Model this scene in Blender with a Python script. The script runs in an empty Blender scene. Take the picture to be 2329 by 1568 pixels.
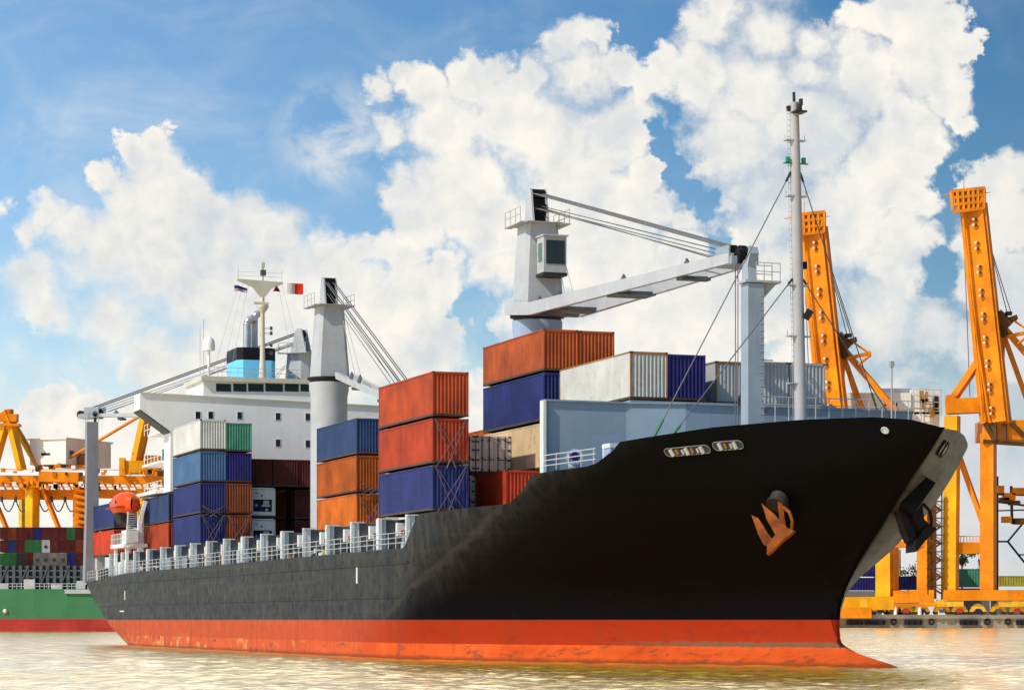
import bpy, bmesh, math, random
from mathutils import Vector, Matrix

random.seed(7)
SC = bpy.context.scene
COL = SC.collection
R = math.radians

# ------------------------------------------------------------------ camera
CAM_H = 2.55                      # eye height above the river
FPX = 5770.0                      # focal length, in units of a 2329 px wide frame
cam_d = bpy.data.cameras.new("camera")
cam_d.sensor_width = 36.0
cam_d.lens = FPX / 2329.0 * 36.0
cam_d.shift_y = (1408.0 - 783.5) / 2329.0
cam_d.clip_start = 1.0
cam_d.clip_end = 30000.0
cam = bpy.data.objects.new("camera", cam_d)
cam.location = (0, 0, CAM_H)
cam.rotation_euler = (R(90), 0, 0)
COL.objects.link(cam)
SC.camera = cam

# ------------------------------------------------------------------ exposure
vs = SC.view_settings
vs.view_transform = 'Standard'
vs.look = 'None'
vs.exposure = 0.0
vs.gamma = 1.0
vs.use_curve_mapping = False

# ------------------------------------------------------------------ sun
SUN = Vector((-0.590, -0.440, 0.68)).normalized()      # towards the sun: left, a little behind the camera
sun_d = bpy.data.lights.new("sun", 'SUN')
sun_d.energy = 3.9
sun_d.angle = R(0.5)
sun_d.color = (1.0, 0.92, 0.79)
sun_o = bpy.data.objects.new("sun", sun_d)
sun_o.rotation_euler = (-SUN).to_track_quat('-Z', 'Y').to_euler()
sun_o.location = SUN * 300
COL.objects.link(sun_o)


# ------------------------------------------------------------------ node helpers
class NT:
    """small helper that builds node trees"""
    def __init__(self, tree):
        self.t = tree
        self.n = tree.nodes
        self.l = tree.links

    def new(self, typ, **kw):
        n = self.n.new(typ)
        for k, v in kw.items():
            setattr(n, k, v)
        return n

    def put(self, sock, v):
        if hasattr(v, 'is_output') or isinstance(v, bpy.types.NodeSocket):
            self.l.new(v, sock)
        elif v is not None:
            sock.default_value = v

    def math(self, op, a, b=None, c=None, clamp=False):
        n = self.new('ShaderNodeMath', operation=op)
        n.use_clamp = clamp
        self.put(n.inputs[0], a)
        if b is not None:
            self.put(n.inputs[1], b)
        if c is not None:
            self.put(n.inputs[2], c)
        return n.outputs[0]

    def vmath(self, op, a, b=None, scale=None):
        n = self.new('ShaderNodeVectorMath', operation=op)
        self.put(n.inputs[0], a)
        if b is not None:
            self.put(n.inputs[1], b)
        if scale is not None:
            self.put(n.inputs['Scale'], scale)
        return n.outputs['Value'] if op in ('DISTANCE', 'LENGTH', 'DOT_PRODUCT') else n.outputs['Vector']

    def noise(self, vec, scale, detail=4, rough=0.55, dist=0.0, out='Fac'):
        n = self.new('ShaderNodeTexNoise')
        self.put(n.inputs['Vector'], vec)
        n.inputs['Scale'].default_value = scale
        n.inputs['Detail'].default_value = detail
        n.inputs['Roughness'].default_value = rough
        n.inputs['Distortion'].default_value = dist
        return n.outputs[out]

    def mapr(self, v, a, b, c=0.0, d=1.0, smooth=False):
        n = self.new('ShaderNodeMapRange')
        n.interpolation_type = 'SMOOTHSTEP' if smooth else 'LINEAR'
        n.clamp = True
        self.put(n.inputs[0], v)
        for i, x in enumerate((a, b, c, d)):
            self.put(n.inputs[1 + i], x)
        return n.outputs[0]

    def mix(self, fac, a, b, blend='MIX'):
        n = self.new('ShaderNodeMix', data_type='RGBA', blend_type=blend)
        self.put(n.inputs[0], fac)
        for sock, v in ((n.inputs[6], a), (n.inputs[7], b)):
            if isinstance(v, (tuple, list)) and len(v) == 3:
                v = (*v, 1.0)
            self.put(sock, v)
        return n.outputs[2]

    def mapping(self, vec, loc=(0, 0, 0), rot=(0, 0, 0), scale=(1, 1, 1)):
        n = self.new('ShaderNodeMapping')
        self.put(n.inputs[0], vec)
        n.inputs[1].default_value = loc
        n.inputs[2].default_value = rot
        n.inputs[3].default_value = scale
        return n.outputs[0]

    def sep(self, v):
        n = self.new('ShaderNodeSeparateXYZ')
        self.put(n.inputs[0], v)
        return n.outputs

    def comb(self, x, y, z=0.0):
        n = self.new('ShaderNodeCombineXYZ')
        for i, v in enumerate((x, y, z)):
            self.put(n.inputs[i], v)
        return n.outputs[0]


# ------------------------------------------------------------------ sky: Nishita air with cumulus
world = bpy.data.worlds.new("World")
SC.world = world
world.use_nodes = True
world.node_tree.nodes.clear()
W = NT(world.node_tree)
sky = W.new('ShaderNodeTexSky', sky_type='NISHITA')
sky.sun_disc = False
sky.sun_elevation = math.asin(SUN.z)
sky.sun_rotation = math.atan2(SUN.x, SUN.y)
sky.altitude = 0
sky.air_density = 1.0
sky.dust_density = 0.3
sky.ozone_density = 2.5

d = W.new('ShaderNodeTexCoord').outputs['Generated']
sx, sy, sz = W.sep(d)
ysafe = W.math('MAXIMUM', sy, 0.05)
# bearing/height coordinates on the far sky towards the harbour (unit = 1/5.77 rad)
qx = W.math('MULTIPLY', W.math('DIVIDE', sx, ysafe), 5.77)
qy = W.math('MULTIPLY', W.math('DIVIDE', sz, ysafe), 5.77)
q = W.comb(qx, qy, 0.0)
front = W.mapr(sy, 0.80, 0.93, smooth=True)

# cumulus puffs: bearing, height, radius (in a 2329 x 1568 chart of this part of the sky)
PUFFS = [
    # left bank
    (388, 285, 22), (350, 315, 42), (300, 328, 42), (350, 380, 75), (245, 395, 42), (285, 445, 78), (400, 450, 90),
    (100, 500, 62), (60, 540, 45), (165, 530, 70), (230, 570, 130), (85, 630, 85), (100, 700, 100), (350, 580, 160),
    (500, 520, 95), (570, 505, 75), (630, 535, 75), (480, 630, 160), (640, 630, 150), (740, 570, 70), (810, 560, 55),
    (865, 545, 45), (905, 570, 52), (780, 660, 130), (930, 660, 100), (1010, 745, 60), (1080, 735, 26), (950, 800, 120),
    (800, 800, 150), (250, 720, 130), (350, 800, 120), (520, 810, 150), (650, 790, 150), (1040, 880, 90),
    (130, 905, 62), (60, 930, 50), (205, 935, 75), (285, 950, 80), (100, 1020, 120), (330, 1030, 160), (0, 480, 26),
    (700, 1000, 260), (1060, 1060, 180), (-20, 560, 18),
    # middle and right bank
    (915, 180, 42), (860, 205, 32), (960, 215, 72), (1085, 185, 62), (1000, 290, 110), (890, 300, 55), (1135, 160, 46),
    (1205, 185, 56), (1165, 265, 110), (1300, 92, 56), (1355, 85, 40), (1260, 115, 44), (1310, 175, 100), (1405, 155, 50),
    (1450, 185, 45), (1500, 145, 50), (1250, 325, 150), (1050, 410, 120), (905, 440, 62), (955, 490, 80), (1120, 510, 120),
    (1390, 300, 120), (1590, 60, 55), (1640, 30, 85), (1600, 160, 105), (1750, 60, 110), (1720, 200, 140), (1960, 50, 62),
    (2050, 30, 85), (2150, 60, 65), (2100, 150, 115), (2195, 115, 45), (1950, 200, 130), (1850, 300, 140), (2050, 300, 125),
    (2150, 225, 75), (2185, 280, 42), (2020, 400, 115), (2110, 350, 55), (1670, 330, 130), (1750, 450, 150), (1900, 500, 150),
    (2040, 560, 110), (1300, 450, 140), (1250, 590, 130), (1400, 600, 150), (1440, 470, 90), (1550, 580, 110), (1650, 680, 140),
    (1800, 680, 160), (2000, 740, 150), (2250, 420, 62), (2300, 400, 62), (2310, 500, 90), (2240, 560, 80), (2200, 660, 60),
    (2300, 760, 150), (2060, 900, 90), (1850, 880, 160), (1500, 820, 200), (2200, 1000, 150), (1300, 800, 130), (2240, 900, 60),
    (2060, 1080, 200), (2320, 1100, 160),
    (1150, 630, 85), (1190, 740, 75), (1130, 850, 90), (1010, 655, 70), (2070, 650, 80), (2110, 760, 90), (2190, 800, 80), (2095, 455, 60),
    (450, 930, 120), (1420, 760, 120), (1560, 480, 60), (1690, 560, 70), (1470, 400, 50), (1610, 360, 40), (1650, 480, 40), (1500, 470, 50), (2110, 540, 50), (1000, 590, 60), (965, 700, 60),
    (2290, 640, 80), (1100, 610, 60), (1860, 95, 75), (1930, 125, 65), (1830, 170, 80), (1340, 300, 60), (2200, 560, 50),
]
HOLES = [(1475, 292, 20), (1505, 345, 18), (1545, 390, 20), (1570, 425, 18), (1615, 458, 14), (1655, 560, 22), (1898, 5, 26),
         (2130, 640, 42), (2150, 590, 24), (1070, 700, 30), (1095, 770, 26), (2080, 905, 26), (70, 800, 60), (20, 860, 50)]


def chart(x, y):
    return ((x - 1164.5) / 1000.0, (1408.0 - y) / 1000.0, 0.0)


wob1 = W.vmath('SUBTRACT', W.noise(q, 5.5, 2, 0.5, out='Color'), (0.5, 0.5, 0.5))
wob2 = W.vmath('SUBTRACT', W.noise(q, 20.0, 5, 0.62, out='Color'), (0.5, 0.5, 0.5))
qw = W.vmath('ADD', q, W.vmath('SCALE', wob1, scale=0.115))
qw = W.vmath('ADD', qw, W.vmath('SCALE', wob2, scale=0.095))
qw = W.vmath('MULTIPLY', qw, (1, 1, 0))


def puff_field(items, soft):
    acc = None
    for (x, y, r) in items:
        dist = W.vmath('DISTANCE', qw, chart(x, y))
        val = W.math('MULTIPLY_ADD', dist, -1000.0 / max(r, 40) , r / max(r, 40.0))
        acc = val if acc is None else W.math('SMOOTH_MAX', acc, val, soft)
    return acc


field = puff_field(PUFFS, 0.12)
holes = puff_field(HOLES, 0.10)
fbm = W.noise(q, 11.0, 7, 0.62)
field = W.math('SUBTRACT', field, W.math('MULTIPLY', W.mapr(holes, -0.5, 0.6), 1.0))
dens = W.math('ADD', field, W.math('MULTIPLY_ADD', fbm, 0.80, -0.35))
soft = W.mapr(W.noise(q, 2.4, 3, 0.5), 0.36, 0.62, 0.16, 0.95)
dens_f = W.mapr(dens, -0.06, soft, smooth=True)
# thin wisps in the open blue
wisp = W.noise(W.mapping(q, scale=(1.0, 1.7, 1), rot=(0, 0, 0.5)), 2.6, 7, 0.6, 0.6)
wisp_f = W.math('MULTIPLY', W.mapr(wisp, 0.40, 0.85, smooth=True), W.mapr(qx, -1.2, 0.9, 0.42, 0.12))
wpatch = W.mapr(W.vmath('DISTANCE', q, chart(760, 310)), 0.02, 0.19, 0.75, 0.0, smooth=True)
wisp2 = W.math('MULTIPLY', wpatch, W.mapr(W.noise(q, 8.0, 6, 0.6, 0.4), 0.33, 0.62, smooth=True))
wisp_f = W.math('MAXIMUM', wisp_f, wisp2)
lowhaze = W.mapr(W.math('ADD', qy, W.math('MULTIPLY_ADD', fbm, 0.5, -0.25)), 0.18, 0.78, 0.92, 0.0, smooth=True)
# bright cloud deck added out of view above the picture to light the water
high = W.math('MULTIPLY', W.mapr(qy, 1.48, 1.75, smooth=True), W.mapr(W.noise(W.vmath('MULTIPLY', q, (0.7, 0.4, 1)), 1.2, 5, 0.6), 0.30, 0.48, smooth=True))
dens_f = W.math('MAXIMUM', W.math('MAXIMUM', dens_f, wisp_f), W.math('MAXIMUM', lowhaze, high))
high_f = W.math('MULTIPLY', high, front)
# the rest of the sky, away from the harbour: scattered cloud
q3 = W.vmath('SCALE', W.vmath('DIVIDE', d, W.comb(W.math('MAXIMUM', sz, 0.12), W.math('MAXIMUM', sz, 0.12), 1.0)), scale=0.9)
back = W.mapr(W.noise(q3, 1.3, 6, 0.6), 0.54, 0.68, smooth=True)
mixn = W.new('ShaderNodeMix', data_type='FLOAT')
W.put(mixn.inputs[0], front)
W.put(mixn.inputs[2], back)
W.put(mixn.inputs[3], dens_f)
cloud_f = mixn.outputs[0]

# relief on the cumulus: billow noise compared with itself a step towards the sun
def billow(vec):
    a = W.math('ABSOLUTE', W.math('MULTIPLY_ADD', W.noise(vec, 9.0, 4, 0.55), 2.0, -1.0))
    c = W.math('ABSOLUTE', W.math('MULTIPLY_ADD', W.noise(vec, 3.4, 3, 0.5), 2.0, -1.0))
    b = W.noise(vec, 1.8, 3, 0.5)
    return W.math('ADD', W.math('ADD', W.math('MULTIPLY', a, -0.42), W.math('MULTIPLY', c, -0.75)), W.math('MULTIPLY', b, 1.2))


q0 = W.vmath('ADD', q, W.vmath('SCALE', wob2, scale=0.05))
rel = W.math('SUBTRACT', billow(q0), billow(W.vmath('ADD', q0, (-0.035, 0.05, 0.0))))
relf = W.mapr(rel, -0.22, 0.20)
core = W.mapr(dens, 0.05, 1.3)
shade_n = W.mapr(W.noise(q, 1.7, 4, 0.5), 0.33, 0.66)
tone = W.math('ADD', W.math('MULTIPLY', relf, 0.60), W.math('MULTIPLY', shade_n, 0.40))
tone = W.math('ADD', tone, W.math('MULTIPLY', W.math('SUBTRACT', 1.0, core), 0.30), clamp=True)
c_col = W.mix(tone, (0.60, 0.66, 0.72), (1.0, 0.955, 0.865))
rightgrey = W.mapr(W.math('SUBTRACT', qx, W.math('MULTIPLY', qy, 0.55)), 0.35, 1.0)
c_col = W.mix(W.math('MULTIPLY', rightgrey, 0.55), c_col, (0.50, 0.57, 0.67))

c_col = W.mix(high_f, c_col, (1.0, 0.94, 0.83))
hs = W.new('ShaderNodeHueSaturation')
W.put(hs.inputs['Saturation'], W.mapr(sx, -0.2, 0.15, 1.18, 1.38))
hs.inputs['Value'].default_value = 1.0
W.put(hs.inputs['Color'], sky.outputs[0])
W.put(hs.inputs['Value'], W.mapr(W.math('MULTIPLY', sx, 5.77), -1.25, 1.25, 1.34, 0.62))
bg_air = W.new('ShaderNodeBackground')
W.put(bg_air.inputs[0], hs.outputs[0])
bg_air.inputs[1].default_value = 0.115
bg_cl = W.new('ShaderNodeBackground')
W.put(bg_cl.inputs[0], c_col)
W.put(bg_cl.inputs[1], W.math('MULTIPLY_ADD', high_f, 2.2, 1.0))  # unseen high deck boosted to brighten the water
mx = W.new('ShaderNodeMixShader')
W.put(mx.inputs[0], cloud_f)
W.l.new(bg_air.outputs[0], mx.inputs[1])
W.l.new(bg_cl.outputs[0], mx.inputs[2])
out = W.new('ShaderNodeOutputWorld')
W.l.new(mx.outputs[0], out.inputs[0])


# ------------------------------------------------------------------ materials
MATS = {}


def new_mat(name):
    m = bpy.data.materials.new(name)
    m.use_nodes = True
    m.node_tree.nodes.clear()
    n = NT(m.node_tree)
    b = n.new('ShaderNodeBsdfPrincipled')
    o = n.new('ShaderNodeOutputMaterial')
    n.l.new(b.outputs[0], o.inputs[0])
    MATS[name] = m
    return m, n, b


def paint(name, col, rough=0.5, rust=0.12, fade=0.22, streak=0.25, metal=0.0, spec=0.16, scale=1.0, rustcol=(0.16, 0.055, 0.015)):
    """weathered paint on steel: blotchy fading, vertical dirt runs, rust spots"""
    m, n, b = new_mat(name)
    co = n.new('ShaderNodeTexCoord').outputs['Object']
    rnd = n.new('ShaderNodeObjectInfo').outputs['Random']
    off = n.comb(n.math('MULTIPLY', rnd, 37.0), n.math('MULTIPLY', rnd, 91.0), n.math('MULTIPLY', rnd, 13.0))
    v = n.vmath('ADD', co, off)
    big = n.noise(v, 0.42 * scale, 4, 0.6)
    lo = tuple(c * (1 - fade) for c in col)
    hi = tuple(min(1, c * (1 + fade * 0.6) + 0.012 * fade) for c in col)
    c = n.mix(n.mapr(big, 0.32, 0.68), lo, hi)
    run = n.noise(n.mapping(v, scale=(5.0 * scale, 5.0 * scale, 0.22 * scale)), 1.0, 5, 0.6)
    c = n.mix(n.math('MULTIPLY', n.mapr(run, 0.52, 0.80), streak), c, tuple(x * 0.35 + 0.02 for x in col))
    gr = n.noise(n.mapping(v, scale=(0.9 * scale, 0.9 * scale, 0.5 * scale)), 1.0, 8, 0.66)
    c = n.mix(n.math('MULTIPLY', n.mapr(gr, 0.52, 0.68), min(0.55, fade * 1.6)), c, tuple(x * 0.5 + 0.012 for x in col))
    # replaced sheets and touched-up patches
    pt = n.new('ShaderNodeTexBrick')
    n.put(pt.inputs['Vector'], n.mapping(n.comb(n.math('ADD', n.sep(v)[0], n.sep(v)[1]), n.sep(v)[2], 0.0), scale=(0.55 * scale, 0.55 * scale, 1)))
    pt.inputs['Color1'].default_value = (0.80, 0.80, 0.80, 1)
    pt.inputs['Color2'].default_value = (1.08, 1.08, 1.08, 1)
    pt.inputs['Mortar'].default_value = (0.95, 0.95, 0.95, 1)
    pt.inputs['Mortar Size'].default_value = 0.004
    pt.inputs['Scale'].default_value = 1.0
    pt.inputs['Brick Width'].default_value = 0.9
    pt.inputs['Row Height'].default_value = 0.7
    c = n.mix(min(1.0, fade * 2.2), c, pt.outputs['Color'], 'MULTIPLY')
    if rust > 0:
        sp = n.noise(v, 1.5 * scale, 9, 0.68)
        rf = n.mapr(sp, 0.66 - rust * 0.25, 0.76 - rust * 0.2)
        runs = n.mapr(n.noise(n.mapping(v, scale=(3.0 * scale, 3.0 * scale, 0.16 * scale)), 1.0, 7, 0.65), 0.66 - rust * 0.1, 0.80)
        rf = n.math('MAXIMUM', rf, n.math('MULTIPLY', runs, min(0.9, rust * 2.5)))
        c = n.mix(rf, c, rustcol)
    n.put(b.inputs['Base Color'], c)
    n.put(b.inputs['Roughness'], n.mapr(big, 0.3, 0.7, rough - 0.1, rough + 0.12))
    b.inputs['Metallic'].default_value = metal
    b.inputs['Specular IOR Level'].default_value = spec
    bp = n.new('ShaderNodeBump')
    bp.inputs['Strength'].default_value = 0.12
    bp.inputs['Distance'].default_value = 0.04
    n.put(bp.inputs['Height'], n.noise(v, 2.2 * scale, 6, 0.6))
    n.put(b.inputs['Normal'], bp.outputs[0])
    return m


# containers
paint('red_paint', (0.40, 0.062, 0.017), rust=0.10, fade=0.3)
paint('red_bright', (0.50, 0.045, 0.012), rust=0.08, fade=0.3)
paint('brick_paint', (0.36, 0.045, 0.014), rust=0.14, fade=0.32)
paint('brown_paint', (0.42, 0.085, 0.020), rust=0.12, fade=0.3)
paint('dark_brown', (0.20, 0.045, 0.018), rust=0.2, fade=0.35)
paint('orange_paint', (0.36, 0.075, 0.006), rust=0.12, fade=0.35)
paint('vivid_orange', (0.60, 0.135, 0.010), rust=0.10, fade=0.35)
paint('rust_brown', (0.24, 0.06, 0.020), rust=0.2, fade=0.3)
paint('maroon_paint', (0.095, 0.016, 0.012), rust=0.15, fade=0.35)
paint('blue_paint', (0.024, 0.034, 0.145), rust=0.10, fade=0.3)
paint('blue_grey', (0.028, 0.055, 0.140), rust=0.10, fade=0.25)
paint('navy_paint', (0.020, 0.017, 0.140), rust=0.06, fade=0.3)
paint('light_blue', (0.060, 0.135, 0.26), rust=0.08, fade=0.2)
paint('green_paint', (0.070, 0.26, 0.175), rust=0.10, fade=0.25)
paint('deep_green', (0.030, 0.14, 0.045), rust=0.10, fade=0.25)
paint('white_paint', (0.58, 0.58, 0.54), rust=0.16, fade=0.12, streak=0.25, rustcol=(0.32, 0.17, 0.06))
paint('rusty_white', (0.56, 0.56, 0.52), rust=0.28, fade=0.15, streak=0.35, rustcol=(0.42, 0.22, 0.06))
paint('tan_white', (0.66, 0.50, 0.28), rust=0.26, fade=0.2, streak=0.3, rustcol=(0.30, 0.16, 0.05))
paint('grey_white', (0.42, 0.43, 0.44), rust=0.10, fade=0.15, streak=0.35)
paint('door_grey', (0.80, 0.73, 0.66), rust=0.16, fade=0.2, streak=0.5)
paint('olive_yellow', (0.42, 0.36, 0.05), rust=0.10)
paint('rust_frame', (0.36, 0.18, 0.045), rust=0.35, fade=0.4)
paint('dark_steel', (0.035, 0.033, 0.033), rust=0.15, rough=0.5)
paint('dull_grey', (0.20, 0.18, 0.165), rust=0.2, fade=0.3)
paint('rail_rust', (0.085, 0.055, 0.038), rust=0.35, fade=0.4)
paint('rod_steel', (0.16, 0.12, 0.14), rust=0.2, rough=0.45)
# ship
paint('ship_white', (0.84, 0.835, 0.81), rust=0.02, fade=0.06, streak=0.10, rough=0.42, scale=0.6)
paint('mast_cream', (0.62, 0.59, 0.47), rust=0.06, fade=0.1)
paint('crane_grey', (0.46, 0.475, 0.49), rust=0.03, fade=0.10, streak=0.16, rough=0.42)
paint('pedestal_blue', (0.32, 0.42, 0.58), rust=0.03, fade=0.12, streak=0.15, rough=0.42)
paint('deck_grey', (0.26, 0.33, 0.40), rust=0.05, fade=0.15, streak=0.2)
paint('stanchion_white', (0.60, 0.66, 0.66), rust=0.10, fade=0.12, streak=0.2)
paint('web_grey', (0.085, 0.10, 0.11), rust=0.12, fade=0.2)
paint('breakwater_blue', (0.235, 0.315, 0.40), rust=0.02, fade=0.10, streak=0.18, rough=0.45, scale=0.5)
paint('foremast_grey', (0.42, 0.41, 0.41), rust=0.06, fade=0.1, rough=0.4)
paint('post_grey', (0.30, 0.36, 0.415), rust=0.03, fade=0.1, rough=0.42)
paint('stern_post_grey', (0.24, 0.245, 0.27), rust=0.03, fade=0.1, rough=0.42)
paint('lifeboat_orange', (0.80, 0.085, 0.012), rust=0.0, fade=0.12, rough=0.35, streak=0.05)
paint('funnel_blue', (0.18, 0.60, 0.88), rust=0.0, fade=0.05, streak=0.05, rough=0.4)
paint('funnel_black', (0.010, 0.009, 0.013), rust=0.0, fade=0.1, streak=0.0, rough=0.45)
paint('exhaust_steel', (0.55, 0.56, 0.58), rust=0.02, metal=0.7, rough=0.35)
paint('anchor_rust', (0.34, 0.088, 0.013), rust=0.30, fade=0.55, rough=0.75, scale=2.2, rustcol=(0.10, 0.028, 0.010))
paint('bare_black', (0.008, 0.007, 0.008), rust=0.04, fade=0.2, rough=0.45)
paint('red_flag', (0.75, 0.03, 0.012), rust=0, streak=0, rough=0.8)
paint('maroon_flag', (0.25, 0.012, 0.010), rust=0, streak=0, rough=0.8)
paint('white_flag', (0.72, 0.66, 0.60), rust=0, streak=0, rough=0.8)
paint('blue_flag', (0.035, 0.022, 0.13), rust=0, streak=0, rough=0.8)
paint('pink_flag', (0.50, 0.36, 0.40), rust=0, streak=0, rough=0.8)
paint('green_lamp', (0.02, 0.22, 0.12), rust=0, streak=0, rough=0.3)
paint('signal_yellow', (0.70, 0.50, 0.03), rust=0.05)
paint('signal_red', (0.55, 0.03, 0.02), rust=0.03)
# harbour
paint('crane_orange', (0.84, 0.250, 0.003), rust=0.13, fade=0.28, streak=0.25, scale=0.25)
paint('crane_yellow', (0.90, 0.39, 0.006), rust=0.11, fade=0.26, streak=0.2, scale=0.25)
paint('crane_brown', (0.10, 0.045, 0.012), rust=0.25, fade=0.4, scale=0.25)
paint('house_white', (0.82, 0.80, 0.75), rust=0.04, fade=0.08, scale=0.25)
paint('green_hull', (0.055, 0.205, 0.085), rust=0.03, fade=0.14, streak=0.3, scale=0.3)
paint('red_boot', (0.46, 0.042, 0.030), rust=0.05, fade=0.25, streak=0.3, scale=0.3)
paint('quay_concrete', (0.40, 0.34, 0.25), rust=0.1, fade=0.3, streak=0.5, scale=0.2)
paint('quay_edge', (0.62, 0.57, 0.47), rust=0.02, fade=0.15, scale=0.2)
paint('fender_rubber', (0.018, 0.015, 0.022), rust=0.1)
paint('land_grey', (0.22, 0.21, 0.19), rust=0, fade=0.3, streak=0, scale=0.05)
paint('bogie_yellow', (0.86, 0.48, 0.03), rust=0.12, fade=0.3, scale=0.6)
paint('leaf_green', (0.055, 0.075, 0.025), rust=0, fade=0.5, streak=0, rough=0.7)
paint('bark_brown', (0.10, 0.07, 0.045), rust=0, streak=0, rough=0.8)
paint('cable_steel', (0.17, 0.165, 0.165), rust=0, fade=0.1, streak=0, rough=0.45, metal=0.3)
paint('pale_steel', (0.45, 0.46, 0.46), rust=0, fade=0.1, streak=0, rough=0.45)
paint('rope_green', (0.06, 0.22, 0.05), rust=0, streak=0)


def glass(name, col, rough=0.06):
    m, n, b = new_mat(name)
    co = n.new('ShaderNodeTexCoord').outputs['Object']
    n.put(b.inputs['Base Color'], n.mix(n.noise(co, 1.5, 3), tuple(c * 0.5 for c in col), col))
    b.inputs['Roughness'].default_value = rough
    b.inputs['Specular IOR Level'].default_value = 0.5
    return m


glass('dark_glass', (0.012, 0.012, 0.014))
glass('cab_glass', (0.035, 0.045, 0.045))
glass('green_glass', (0.10, 0.26, 0.20), 0.1)


# hull paint: red below the waterline mark, weathered black with painted flare shade above
def hull_material():
    m, n, b = new_mat('hull_paint')
    co = n.new('ShaderNodeTexCoord').outputs['Object']
    x, y, z = n.sep(co)
    line = n.mapr(z, 2.545, 2.565)
    run = n.noise(n.mapping(co, scale=(1.6, 1.6, 0.10)), 1.0, 6, 0.65)
    big = n.noise(n.mapping(co, scale=(0.10, 0.3, 0.35)), 1.0, 6, 0.62)
    fine = n.noise(co, 1.3, 8, 0.68)
    # midbody scuffed grey by fenders and dust; the fade to black paints flare shade
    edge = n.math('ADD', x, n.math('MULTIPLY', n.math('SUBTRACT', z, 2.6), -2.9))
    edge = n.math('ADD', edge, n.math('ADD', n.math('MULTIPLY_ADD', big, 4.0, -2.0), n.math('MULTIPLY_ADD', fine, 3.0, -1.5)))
    worn_lit = n.mapr(edge, -11.5, 0.0, 1.0, 0.0, smooth=True)
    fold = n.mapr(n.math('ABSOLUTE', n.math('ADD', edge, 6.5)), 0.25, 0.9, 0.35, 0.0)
    worn_lit = n.math('MAXIMUM', worn_lit, n.math('MULTIPLY', n.mapr(y, 0.15, 0.8), n.mapr(n.noise(n.mapping(co, scale=(0.12, 0.12, 2.6)), 1.0, 5, 0.6), 0.3, 0.7, 0.6, 1.0)))  # streaked port bow: its sheen painted in as grey
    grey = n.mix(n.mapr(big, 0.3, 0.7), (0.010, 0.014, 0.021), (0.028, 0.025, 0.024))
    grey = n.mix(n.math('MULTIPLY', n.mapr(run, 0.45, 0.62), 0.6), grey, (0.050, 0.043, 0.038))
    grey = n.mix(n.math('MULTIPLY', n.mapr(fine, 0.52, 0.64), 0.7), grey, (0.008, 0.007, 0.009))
    # horizontal rubbing marks
    rub = n.noise(n.mapping(co, scale=(0.05, 0.05, 2.2)), 1.0, 5, 0.6)
    grey = n.mix(n.math('MULTIPLY', n.mapr(rub, 0.56, 0.72), 0.35), grey, (0.075, 0.065, 0.052))
    grey = n.mix(fold, grey, (0.10, 0.085, 0.07))
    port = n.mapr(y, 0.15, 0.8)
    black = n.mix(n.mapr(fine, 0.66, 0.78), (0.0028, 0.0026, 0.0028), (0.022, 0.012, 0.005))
    top = n.mix(worn_lit, black, grey)
    top = n.mix(n.math('MULTIPLY', port, n.mapr(rub, 0.3, 0.65, 0.35, 0.75)), top, (0.15, 0.135, 0.12))  # paler tone paints the light caught by the port bow
    # red anti-fouling with scrapes towards the stern
    redc = n.mix(n.mapr(big, 0.32, 0.68), (0.50, 0.062, 0.012), (0.66, 0.105, 0.022))
    aft = n.mapr(x, -55.0, 5.0, 1.0, 0.0, smooth=True)
    redc = n.mix(n.math('MULTIPLY', aft, 0.42), redc, (0.46, 0.085, 0.022))
    scr = n.mapr(n.noise(n.mapping(co, scale=(0.55, 0.55, 0.8)), 1.0, 8, 0.68), 0.535, 0.60)
    redc = n.mix(n.math('MULTIPLY', scr, n.math('MULTIPLY', aft, 0.75)), redc, (0.62, 0.30, 0.09))
    scr2 = n.mapr(n.noise(n.mapping(co, loc=(9, 4, 2), scale=(0.5, 0.5, 1.5)), 1.0, 8, 0.7), 0.575, 0.62)
    redc = n.mix(n.math('MULTIPLY', scr2, n.mapr(x, -60, 30, 0.85, 0.55)), redc, (0.10, 0.055, 0.03))
    # scum left along the shoulder of the bulb
    scum = n.math('MULTIPLY', n.mapr(n.math('ABSOLUTE', n.math('SUBTRACT', n.math('ADD', z, n.math('MULTIPLY_ADD', fine, 0.5, -0.25)), 1.16)), 0.10, 0.17, 1.0, 0.0), n.mapr(x, 14.0, 22.0))
    # shade under the flare painted as a darker upper strip with a ragged edge
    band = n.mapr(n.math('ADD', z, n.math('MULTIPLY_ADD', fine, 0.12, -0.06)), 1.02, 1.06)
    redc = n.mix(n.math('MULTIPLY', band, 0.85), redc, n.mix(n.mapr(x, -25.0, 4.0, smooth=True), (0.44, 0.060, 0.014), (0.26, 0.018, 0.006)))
    redc = n.mix(n.math('MULTIPLY', scum, 0.8), redc, (0.13, 0.10, 0.055))
    wet = n.mapr(n.math('ADD', z, n.math('MULTIPLY_ADD', fine, 0.3, -0.15)), 0.10, 0.32, 1.0, 0.0)
    redc = n.mix(n.math('MULTIPLY', wet, 0.75), redc, (0.11, 0.040, 0.014))
    streak = n.mapr(n.noise(n.mapping(co, scale=(1.1, 1.1, 0.12)), 1.0, 6, 0.65), 0.50, 0.66)
    redc = n.mix(n.math('MULTIPLY', streak, 0.38), redc, (0.20, 0.035, 0.014))
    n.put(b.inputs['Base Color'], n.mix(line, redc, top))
    n.put(b.inputs['Roughness'], n.math('ADD', n.mapr(fine, 0.3, 0.7, 0.33, 0.50), n.math('MULTIPLY', n.math('SUBTRACT', 1.0, worn_lit), 0.06)))
    n.put(b.inputs['Specular IOR Level'], n.math('MULTIPLY', n.mapr(worn_lit, 0.0, 1.0, 0.03, 0.09), n.math('MULTIPLY_ADD', line, 0.6, 0.4)))
    bp = n.new('ShaderNodeBump')
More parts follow.
